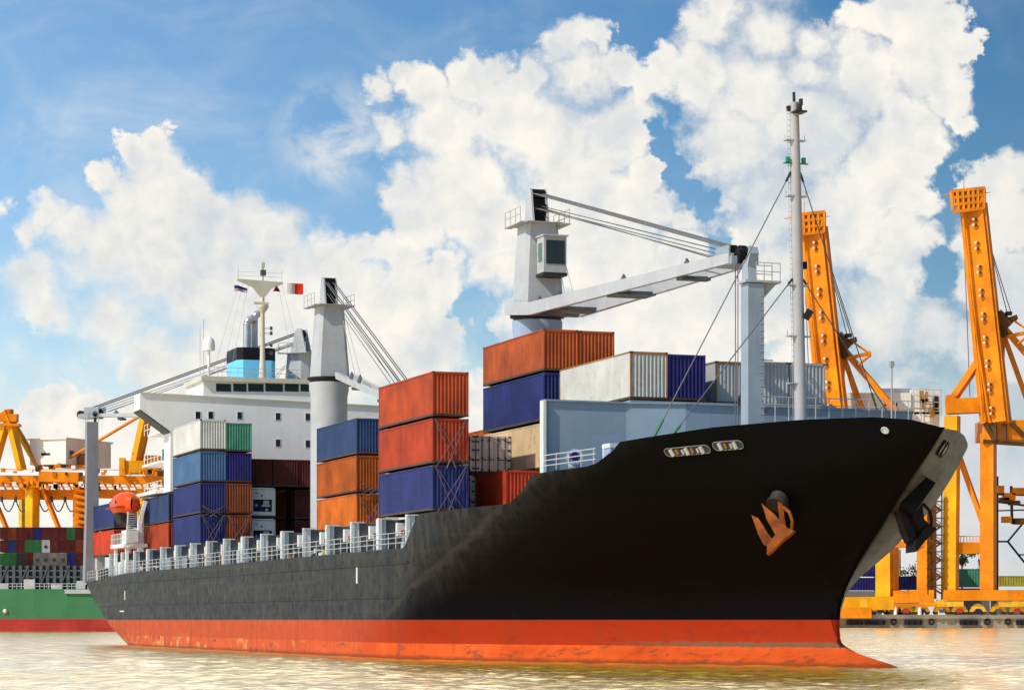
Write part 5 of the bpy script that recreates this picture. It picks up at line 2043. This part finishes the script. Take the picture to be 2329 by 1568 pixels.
# travelling gear below the sill beams: bogies in a row, a thing of its own for each pair of wheels
rr = random.Random(11)
bog_lbl = ['yellow crane bogie nearest the bow', 'yellow crane bogie, second from the bow', 'yellow crane bogie with a red cover, third from the bow',
           'yellow crane bogie left of the pale post', 'yellow crane bogie between the two pale posts', 'yellow crane bogie right of the pale posts',
           'yellow crane bogie under the right crane, left one', 'yellow crane bogie under the right crane, middle one',
           'yellow crane bogie below the right leg of the tall crane', 'yellow crane bogie, second from the right edge', 'yellow crane bogie at the right edge']
xs = [1926, 1962, 2000, 2030, 2058, 2094, 2140, 2180, 2222, 2268, 2310]
for i, x0 in enumerate(xs):
    c = qa(x0, 1388)
    root = tag(empty('crane_bogie', (c.x, QY - 1, 4.25)), bog_lbl[i], 'bogie', 'bogies of the quay cranes')
    mb = MB()
    w = 38 * u / 2
    mb.prism([(-w, 1.0), (-w * 0.7, 2.6), (-w * 0.2, 3.6), (w * 0.2, 3.6), (w * 0.7, 2.6), (w, 1.0), (w * 0.6, 0.9), (w * 0.2, 2.0), (-w * 0.2, 2.0), (-w * 0.6, 0.9)],
             lambda p: (p[0], -1.2, p[1]), lambda p: (p[0], 1.2, p[1]))
    mb.build('bogie_frame', 'bogie_yellow' if i % 3 else 'crane_yellow', root)
    for xx in (-w * 0.72, w * 0.72):
        mb = MB()
        mb.tube((xx, -1.0, 0.75), (xx, 1.0, 0.75), 0.75, 14)
        mb.build('wheel', 'dark_steel', root)
    mb = MB()
    mb.box(-w * 0.35, w * 0.35, -1.6, -1.2, 0.6, 1.8)
    mb.build('drive_motor', ['web_grey', 'signal_red', 'navy_paint'][i % 3], root)
for i, x0 in enumerate((2034, 2089)):
    mb = MB()
    c = qa(x0, 1388)
    mb.tube((c.x, QY - 2.5, 4.25), (c.x, QY - 2.5, 4.25 + 21 * u), 0.62, 12)
    mb.ball((c.x, QY - 2.5, 4.25 + 21 * u), 0.62, 6)
    tag(mb.build('mooring_post', 'house_white'), ['pale mooring post on the quay, left of two', 'pale mooring post on the quay, right of two'][i], 'post', 'pale posts on the quay')
for x0, x1, nm in ((1910, 2016, 'yellow equaliser beam above the bogies by the bow'), (2088, 2190, 'yellow equaliser beam above the bogies under the tall crane'),
                   (2270, 2345, 'orange equaliser beam above the bogies at the right edge')):
    mb = MB()
    mb.beam(qa(x0, 1372, -2), qa(x1, 1371, -2), 13 * u, 2.4, up=(0, 1, 0))
    mb.beam(qa((x0 + x1) / 2, 1362, -2), qa((x0 + x1) / 2, 1378, -2), 16 * u, 2.6, up=(0, 1, 0))
    tag(mb.build('equaliser_beam', 'bogie_yellow'), nm, 'beam', 'equaliser beams of the quay cranes')

# containers parked on the quay
def yard_box(x0, x1, y0, y1, mat, label, dy, group='containers on the quay'):
    Y = QY + dy
    a, b_ = at(x0, y1, Y), at(x1, y0, Y)
    L, H = b_.x - a.x, b_.z - a.z
    root = tag(empty('shipping_container', (a.x, Y, a.z)), label, 'container', group)
    mb = MB()
    pts = corr_profile(0.25, L - 0.25, 0.9, 0.16)
    vs_ = [(p, q_ + 0.02, z) for p, q_ in pts for z in (0.2, H - 0.2)]
    mb.add(vs_, [(2 * i, 2 * i + 2, 2 * i + 3, 2 * i + 1) for i in range(len(pts) - 1)])
    mb.box(0.2, L - 0.2, 0.3, 6.0, 0.15, H - 0.1)
    mb.build('side_panel', mat, root)
    mb = MB()
    for xx in (0, L - 0.25):
        mb.box(xx, xx + 0.25, 0, 0.25, 0, H)
        mb.box(xx, xx + 0.25, 5.8, 6.05, 0, H)
    mb.box(0.25, L - 0.25, 0, 0.2, 0, 0.2)
    mb.box(0.25, L - 0.25, 0, 0.2, H - 0.2, H)
    mb.build('frame', mat, root)
    return root


yard_box(1930, 2001, 1312, 1341, 'navy_paint', 'navy container on the quay just right of the bow', 30)
yard_box(1962, 1993, 1280, 1310, 'navy_paint', 'small navy container stacked above another near the bow', 34)
yard_box(2034, 2094, 1309, 1340, 'blue_paint', 'blue container on the quay between the low portal legs', 30)
yard_box(2172, 2244, 1292, 1334, 'green_paint', 'green container on the quay between the legs of the tall crane', 30)
yard_box(2172, 2244, 1336, 1342, 'red_boot', 'red flat rack under the green container', 30)
yard_box(2272, 2335, 1308, 1332, 'olive_yellow', 'yellow container on the quay at the right edge', 30)
yard_box(1908, 1928, 1300, 1342, 'dark_brown', 'rust brown container against the bow', 33)

# supports for the raised ones: low pedestal slabs of the yard
mb = MB()
for x0, x1, dy in ((1905, 2005, 30), (2030, 2100, 30), (2168, 2250, 30), (2268, 2400, 30)):
    a, b_ = at(x0, 1342, QY + dy), at(x1, 1342, QY + dy)
    mb.box(a.x, b_.x, QY + dy - 1, QY + dy + 12, 3.9, a.z)
tag(mb.build('ground', 'land_grey'), 'raised slabs of the container yard', kind='structure')

root = tag(empty('lattice_frame', at(2290, 1342, QY + 20)), 'dark lattice frame standing at the right edge behind the tall crane', 'frame')
mb = MB()
for a, b_, w in (((2268, 1230), (2292, 1230), 4), ((2292, 1230), (2340, 1172), 4), ((2268, 1082), (2268, 1340), 5), ((2292, 1230), (2340, 1290), 4), ((2268, 1160), (2340, 1158), 3), ((2316, 1260), (2340, 1260), 3)):
    mb.beam(at(*a, QY + 20), at(*b_, QY + 20), w * u, 0.8, up=(0, 1, 0))
mb.v = [tuple(Vector(p) - root.location) for p in mb.v]
mb.build('strut', 'bare_black', root)
mb = MB()
mb.beam(at(2300, 1104, QY + 17), at(2302, 1190, QY + 17), 5 * u, 1.2, up=UPQ)
mb.beam(at(2266, 1122, QY + 17), at(2345, 1124, QY + 17), 6 * u, 1.2, up=UPQ)
mb.beam(at(2270, 1140, QY + 17), at(2345, 1150, QY + 17), 5 * u, 1.2, up=UPQ)
for x, y, w, h in ((2276, 1112, 14, 18), (2296, 1128, 26, 16), (2316, 1116, 30, 16), (2284, 1136, 22, 12), (2308, 1142, 24, 10), (2290, 1180, 20, 14), (2318, 1184, 22, 14)):
    c = at(x, y, QY + 16)
    mb.box(c.x - w * u / 2, c.x + w * u / 2, QY + 15, QY + 19, c.z - h * u / 2, c.z + h * u / 2, rr.choice([0, 0, 0, 1]))
mb.v = [tuple(Vector(p) - root.location) for p in mb.v]
mb.build('spreader_gear', ['crane_brown', 'crane_orange', 'crane_orange'], root)

# pale machinery houses and catwalks far behind the forecastle
root = tag(empty('machinery_house', at(1990, 920, QY + 14)), 'white machinery house of a crane, seen above the forecastle', 'machinery house')
mb = MB()
a, b_ = at(1900, 935, QY + 14), at(2072, 892, QY + 14)
mb.box(a.x, b_.x, QY + 14, QY + 26, a.z, b_.z)
a2, b2 = at(2000, 900, QY + 18), at(2088, 882, QY + 18)
mb.box(a2.x, b2.x, QY + 18, QY + 30, a2.z, b2.z)
a2, b2 = at(2072, 940, QY + 14), at(2138, 884, QY + 14)
mb.box(a2.x, b2.x, QY + 15, QY + 25, a2.z, b2.z)
mb.box(a.x, b2.x, QY + 15, QY + 25, a.z - 22, a.z)
mb.v = [tuple(Vector(p) - root.location) for p in mb.v]
mb.build('wall', 'house_white', root)
for x0, x1, y0, y1 in ((2122, 2134, 898, 932), (2036, 2041, 915, 922), (2012, 2024, 916, 922)):
    mb = MB()
    p, q_ = at(x0, y1, QY + 13.8), at(x1, y0, QY + 13.8)
    mb.box(p.x, q_.x, QY + 13.7, QY + 14.9, p.z, q_.z)
    mb.v = [tuple(Vector(p_) - root.location) for p_ in mb.v]
    mb.build('window', 'dark_glass', root)
mb = MB()
for y in (884, 898, 912, 926):
    p, q_ = at(2078, y, QY + 12), at(2142, y + 2, QY + 12)
    mb.tube(p, q_, 0.14, 5)
for x in (2078, 2092, 2106, 2124, 2140):
    mb.tube(at(x, 884, QY + 12), at(x, 945, QY + 12), 0.14, 5)
p, q_ = at(2092, 928, QY + 12), at(2110, 890, QY + 12)
mb.v = [tuple(Vector(p_) - root.location) for p_ in mb.v]
mb.build('catwalk', 'pale_steel', root)
mb = MB()
for a, b_, w in (((2096, 888), (2098, 930), 9), ((2108, 890), (2106, 912), 6), ((2092, 912), (2112, 910), 8), ((2116, 925), (2122, 948), 10)):
    mb.beam(at(*a, QY + 11), at(*b_, QY + 11), w * u, 1.5, up=(0, 1, 0))
mb.v = [tuple(Vector(p_) - root.location) for p_ in mb.v]
mb.build('hoist_frame', 'rust_frame', root)

# ------------------------------------------------------------------ trees of the far shore
def leaf_mesh(seed, n, r):
    rg = random.Random(seed)
    mb = MB()
    cl = [(rg.gauss(0, 0.45), rg.gauss(0, 0.45), rg.uniform(0.1, 1.0)) for _ in range(9)]
    for _ in range(n):
        c = rg.choice(cl)
        p = Vector((c[0] * r + rg.gauss(0, r * 0.17), c[1] * r + rg.gauss(0, r * 0.17), c[2] * r * 1.4 + rg.gauss(0, r * 0.15)))
        a = Vector((rg.uniform(-1, 1), rg.uniform(-1, 1), rg.uniform(-1, 1))).normalized() * r * 0.10
        b_ = a.cross(Vector((rg.uniform(-1, 1), rg.uniform(-1, 1), rg.uniform(-1, 1)))).normalized() * r * 0.07
        mb.add([p - a, p + b_, p + a, p - b_], [(0, 1, 2, 3)])
    return mb


tl = ['dark green tree behind the navy container next to the bow', 'dark green tree left of the yellow lamp pole', 'dark green tree above the left half of the blue container',
      'dark green tree above the right half of the blue container', 'pale green tree above the green container', 'small dark green tree behind the right leg of the tall crane']
for i, (x0, yb, r) in enumerate(((1990, 1300, 3.6), (2022, 1318, 4.2), (2066, 1322, 3.4), (2092, 1316, 3.8), (2188, 1290, 4.5), (2240, 1300, 3.5))):
    c = at(x0, yb, QY + 75)
    root = tag(empty('tree', (c.x, c.y, 3.95)), tl[i], 'tree', 'trees behind the quay')
    mb = leaf_mesh(i, 420, r)
    hz = c.z - 3.95
    mb.v = [(p[0], p[1], p[2] + hz) for p in mb.v]
    mb.build('crown', 'leaf_green', root)
    mb = MB()
    mb.tube((0, 0, 0), (0, 0, hz + r * 0.5), 0.5, 8, 0.25)
    mb.tube((0, 0, hz), (r * 0.4, 0, hz + r), 0.22, 6, 0.1)
    mb.tube((0, 0, hz), (-r * 0.4, 0.2, hz + r), 0.22, 6, 0.1)
    mb.build('trunk', 'bark_brown', root)
mb = MB()
a, b_ = at(2044, 1340, QY + 45), at(2044, 1252, QY + 45)
mb.tube((a.x, a.y, 3.9), b_, 0.85, 10, 0.7)
mb.box(b_.x - 2.2, b_.x + 0.6, b_.y - 0.6, b_.y + 0.6, b_.z - 0.4, b_.z + 0.6)
tag(mb.build('lamp_pole', 'signal_yellow'), 'thick yellow pole between the low portal legs', 'pole')

# ------------------------------------------------------------------ left quay cranes, booms lowered
def sub(root, name, mat, fill, parent=None):
    mb = MB()
    fill(mb)
    mb.v = [tuple(Vector(p_) - root.location) for p_ in mb.v]
    return mb.build(name, mat, parent or root)


UP = (0.42, 0.91, 0)
root = tag(empty('quay_crane', qa(90, 1394)), 'yellow quay crane with lowered boom behind the green ship', 'crane', 'ship to shore cranes on the quay')


def f_(mb):
    mb.beam(qa(-260, 1088), qa(375, 1091), 18 * u, 4, up=UP)
    mb.beam(qa(90, 1082, -2), qa(180, 1085, -2), 24 * u, 3, up=UP)


bm_ = sub(root, 'boom', 'crane_orange', f_)


def f_(mb):
    mb.beam(qa(-260, 1122, 5), qa(170, 1124, 5), 22 * u, 4, up=UP)
    mb.beam(qa(215, 1121, 5), qa(318, 1124, 5), 20 * u, 4, up=UP)


sub(root, 'girder', 'crane_orange', f_)


def f_(mb):
    rg = random.Random(2)
    for k in range(60):
        x = rg.uniform(-10, 372)
        y = rg.choice([rg.uniform(1056, 1078), rg.uniform(1098, 1110)])
        a = qa(x, y, -3)
        mb.box(a.x - rg.uniform(3, 12) * u * 0.5, a.x + rg.uniform(3, 12) * u * 0.5, a.y - 1, a.y + 1, a.z - rg.uniform(2, 6) * u, a.z + rg.uniform(2, 6) * u, rg.choice([0, 0, 1, 2, 3, 1]))
    mb.beam(qa(-14, 1066, -3), qa(372, 1068, -3), 1.6 * u, 0.5, up=UP)
    mb.beam(qa(-14, 1105, -3), qa(372, 1106, -3), 2.0 * u, 0.8, up=UP)
    for k in range(24):
        x = -10 + k * 16.5
        mb.beam(qa(x, 1098, -1), qa(x + 8, 1113, -1), 2.5 * u, 0.6, up=UP, mi=0)


sub(root, 'boom_gear', ['crane_orange', 'crane_orange', 'house_white', 'dark_steel'], f_, bm_)


def f_(mb):
    mb.beam(qa(26, 968), qa(50, 1068), 13 * u, 3, up=UP)
    mb.beam(qa(34, 968, 6), qa(92, 1068, 6), 8 * u, 2.4, up=UP)
    mb.beam(qa(12, 968), qa(-14, 1062), 11 * u, 3, up=UP)


sub(root, 'apex_leg', 'crane_yellow', f_)


def f_(mb):
    mb.beam(qa(-8, 948), qa(40, 950), 18 * u, 4, up=UP)
    mb.beam(qa(12, 934), qa(28, 972), 16 * u, 4, up=UP)
    mb.beam(qa(-6, 965), qa(46, 966), 6 * u, 5, up=UP)
    mb.tube(qa(20, 930), qa(20, 942), 1.6, 8)


sub(root, 'apex_frame', 'crane_orange', f_)


def f_(mb):
    mb.beam(qa(74, 1092), qa(72, 1400), 20 * u, 4, up=UP)


sub(root, 'leg', 'crane_yellow', f_)


def f_(mb):
    mb.beam(qa(54, 1092, 20), qa(54, 1400, 20), 9 * u, 4, up=UP)


sub(root, 'leg', 'signal_yellow', f_)


def f_(mb):
    mb.beam(qa(184, 1100, 3), qa(182, 1400, 3), 24 * u, 4, up=UP)
    for k in range(7):
        mb.beam(qa(172, 1110 + k * 14, 0), qa(196, 1116 + k * 14, 0), 6 * u, 5, up=UP)


sub(root, 'leg', 'crane_orange', f_)


def f_(mb):
    mb.beam(qa(92, 1096, 1), qa(150, 1240, 1), 7 * u, 1.6, up=UP)
    mb.beam(qa(-6, 1150, 1), qa(40, 1260, 1), 7 * u, 1.6, up=UP)


sub(root, 'leg_brace', 'crane_orange', f_)


def f_(mb):
    mb.beam(qa(122, 1062, 2), qa(320, 944, 2), 4 * u, 1.2, up=UP)
    mb.beam(qa(140, 1058, 4), qa(196, 1058, 4), 5 * u, 1.2, up=UP)


sub(root, 'boom_stay', 'crane_orange', f_)


def f_(mb):
    c, s_ = qa(150, 1054, 0), qa(150, 997, 0)
    e1, e2 = Vector((-0.906, 0.423, 0)), Vector((0.423, 0.906, 0))
    pl = [(0, 0), (14.3, 0), (14.3, 26), (0, 26)]
    mb.prism(pl, lambda p_: c + e1 * p_[0] + e2 * p_[1], lambda p_: s_ + e1 * p_[0] + e2 * p_[1])
    pl = [(-0.6, -0.6), (14.9, -0.6), (14.9, 26.6), (-0.6, 26.6)]
    mb.prism(pl, lambda p_: s_ + e1 * p_[0] + e2 * p_[1], lambda p_: s_ + e1 * p_[0] + e2 * p_[1] + Vector((0, 0, 0.5)))


mh = sub(root, 'machinery_house', 'house_white', f_)


for f in (0, 1):
    def f_(mb):
        c = qa(150, 1030, 0)
        e1, e2 = Vector((-0.906, 0.423, 0)), Vector((0.423, 0.906, 0))
        a0, a1 = (6.2, 9.8) if f == 0 else (2.0, 4.6)
        ax, nn = (e1, e2) if f == 0 else (e2, e1)
        h0, h1 = (-0.4, 0.4) if f == 0 else (-0.4, 1.1)
        mb.prism([(a0, h0), (a1, h0), (a1, h1), (a0, h1)], lambda p_: c + ax * p_[0] - nn * 0.05 + Vector((0, 0, p_[1])),
                 lambda p_: c + ax * p_[0] + nn * 0.2 + Vector((0, 0, p_[1])))


    sub(root, 'vent_window', 'dark_glass', f_, mh)


def f_(mb):
    mb.beam(qa(152, 1012, 6), qa(162, 1012, 6), 6 * u, 1.0, up=UP)
    mb.beam(qa(162, 1012, 6), qa(182, 1060, 6), 8 * u, 1.0, up=UP)
    mb.beam(qa(186, 1030, 6), qa(184, 1060, 6), 10 * u, 1.5, up=UP)
    mb.beam(qa(100, 1056, 6), qa(200, 1058, 6), 7 * u, 1.5, up=UP)


sub(root, 'hoist_frame', 'rust_frame', f_)


for x0 in (4, 36, 88, 118, 148):
    def f_(mb):
        pts = []
        for k in range(9):
            t_ = k / 8
            pts.append(qa(x0 + 30 * t_, 1134 + 28 * (1 - (2 * t_ - 1) ** 2), 3))
        mb.path(pts, 0.22, 5)
        mb.beam(qa(x0, 1128, 3), qa(x0, 1140, 3), 4 * u, 0.8, up=UP)


    sub(root, 'cable_loop', 'web_grey', f_)

root = tag(empty('quay_crane', qa(330, 1394)), 'yellow quay crane with a cab, partly hidden by the stern of the cargo ship', 'crane', 'ship to shore cranes on the quay')


def f_(mb):
    mb.beam(qa(330, 944, 12), qa(308, 1048, 12), 14 * u, 3, up=UP)
    mb.beam(qa(330, 944, 12), qa(390, 1000, 12), 4 * u, 1.2, up=UP)


sub(root, 'mast', 'crane_yellow', f_)


def f_(mb):
    mb.beam(qa(338, 946, 13), qa(317, 1046, 13), 5 * u, 3.6, up=UP)


sub(root, 'mast_edge', 'crane_orange', f_)


def f_(mb):
    a, b_ = qa(276, 1074, 10), qa(336, 1046, 10)
    mb.box(a.x, b_.x, QY + 10, QY + 20, a.z, b_.z)
    a, b_ = qa(272, 1084, 10), qa(284, 1040, 10)
    mb.box(a.x, b_.x, QY + 9, QY + 12, a.z, b_.z)


sub(root, 'platform', 'crane_yellow', f_)


def f_(mb):
    a, b_ = qa(330, 1080, 8), qa(362, 1034, 8)
    mb.box(a.x, b_.x, QY + 8, QY + 14, a.z, b_.z, 0)
    a, b_ = qa(352, 1088, 7), qa(374, 1066, 7)
    mb.box(a.x, b_.x, QY + 7, QY + 12, a.z, b_.z, 1)


sub(root, 'cab', ['crane_orange', 'crane_brown'], f_)


def f_(mb):
    mb.beam(qa(326, 1110, 3), qa(326, 1400, 3), 14 * u, 4, up=UP)


sub(root, 'leg', 'crane_yellow', f_)

# ------------------------------------------------------------------ green ship moored beyond the stern
GY = 560.0
PG = FPX / GY
gs = tag(empty('green_cargo_ship', (at(60, 1408, GY).x, GY, 0)), 'green hulled container ship with red waterline, moored beyond the stern', 'ship')


def ga(x, y, dy=0.0):
    p = at(x, y, GY + dy)
    return p - gs.location


z_red, z_deck = ga(0, 1406).z, ga(0, 1338).z
xl, xr = ga(-260, 1400).x, ga(420, 1400).x
def ghull(mb, z0, z1):
    pl = [(xl, 3), (xl + 8, 0), (xr - 14, 0), (xr - 4, 3), (xr, 14), (xr, 120), (xl, 120)]
    mb.prism(pl, lambda p: (p[0], p[1], z0), lambda p: (p[0], p[1], z1))
mb = MB()
ghull(mb, z_red, z_deck)
mb.build('hull', 'green_hull', gs)
mb = MB()
ghull(mb, -2, z_red - 0.003)
mb.build('bottom_paint', 'red_boot', gs)
mb = MB()
rg = random.Random(8)
for k in range(15):
    x = ga(-4 + k * 15.5, 0).x
    zt = ga(0, 1284).z
    mb.box(x - 0.35, x + 0.35, 2.0, 2.6, z_deck, zt)
    if k % 3 == 0:
        mb.beam((x, 2.0, z_deck + 1), (x + 15.5 / PG, 2.0, zt - 0.5), 0.3, 0.3)
for y in (1296, 1310):
    mb.box(ga(-10, 0).x, ga(225, 0).x, 2.1, 2.5, ga(0, y).z - 0.2, ga(0, y).z + 0.2)
mb.build('lashing_frame', 'web_grey', gs)
mb = MB()
for k in range(22):
    x = ga(-4 + k * 10.4, 0).x
    mb.tube((x, 0.4, z_deck), (x, 0.4, z_deck + 1.2), 0.10, 5)
for h in (0.6, 1.2):
    mb.tube((ga(-5, 0).x, 0.4, z_deck + h), (ga(222, 0).x, 0.4, z_deck + h), 0.08, 5)
for x in (6, 66, 128, 186, 206):
    a = ga(x, 0)
    mb.box(a.x - 1.2, a.x + 1.2, 0.2, 1.4, z_deck, z_deck + rg.uniform(0.9, 2.2))
mb.box(ga(148, 0).x, ga(226, 0).x, -0.5, 3.0, z_deck - 1.0, z_deck - 0.1)
mb.build('deck_gear', 'pale_steel', gs)
mb = MB()
a = ga(12, 1388)
mb.ball((a.x, -0.1, a.z), 0.5, 6)
mb.build('hull_mark', 'white_flag', gs)
gcols = [['maroon_paint', 'dark_brown', 'maroon_paint', 'maroon_paint', 'navy_paint', 'maroon_paint', 'maroon_paint', 'maroon_paint', 'deep_green', 'maroon_paint'],
         ['maroon_paint', 'blue_paint', 'maroon_paint', 'deep_green', 'deep_green', 'grey_white', 'maroon_paint', 'maroon_paint', 'maroon_paint', 'dark_brown'],
         ['deep_green', 'deep_green', 'dark_steel', 'maroon_paint', 'dull_grey', 'dull_grey', 'dull_grey', 'dull_grey', 'navy_paint', 'maroon_paint']]
cname = {'maroon_paint': 'dark maroon', 'dark_brown': 'rusty brown', 'navy_paint': 'navy', 'deep_green': 'green', 'blue_paint': 'blue', 'grey_white': 'pale grey', 'dark_steel': 'black', 'dull_grey': 'dirty grey'}
ords = ['first', 'second', 'third', 'fourth', 'fifth', 'sixth', 'seventh', 'eighth', 'ninth', 'tenth']
rows_n = ['top', 'middle', 'bottom']
gw = 19.3
for r_ in range(3):
    for c_ in range(10):
        x0 = -9 + c_ * gw
        p0, p1 = ga(x0, 1224 + r_ * 29.5), ga(x0 + gw - 0.9, 1196 + r_ * 29.5)
        w, h = p1.x - p0.x, p1.z - p0.z
        base = gs.location + Vector((p0.x, 4.0, p0.z))
        mt = gcols[r_][c_]
        o = tag(empty('shipping_container', base), '%s container on the green ship, %s from the left in the %s row' % (cname[mt], ords[c_], rows_n[r_]),
                'container', 'containers on the green ship')
        mb = MB()
        pts = [(a * w / CW, d_) for a, d_ in corr_profile(0.10, CW - 0.10, 0.37, 0.10)]
        vs_ = [(p, q_ + 0.03, z) for p, q_ in pts for z in (0.15, h - 0.15)]
        mb.add(vs_, [(2 * i, 2 * i + 2, 2 * i + 3, 2 * i + 1) for i in range(len(pts) - 1)])
        mb.build('end_panel', mt, o)
        mb = MB()
        for xx in (0, w - 0.1):
            mb.box(xx, xx + 0.1, 0, 12.0, 0, h)
        mb.box(0.1, w - 0.1, 0.0, 12, 0, 0.15)
        mb.box(0.1, w - 0.1, 0.0, 12, h - 0.15, h)
        mb.build('frame', mt, o)
        if mt in ('dull_grey', 'grey_white'):
            mb = MB()
            mb.tube((w * 0.5, -0.02, h * 0.45), (w * 0.5, 0.05, h * 0.45), w * 0.22, 10)
            mb.build('cooling_fan', 'dark_steel', o)
mb = MB()
zb = ga(0, 1284).z
mb.box(ga(-12, 0).x, ga(190, 0).x, 2.7, 60, z_deck - 0.2, zb - 0.02)
mb.build('hatch_cover', 'dark_steel', gs)
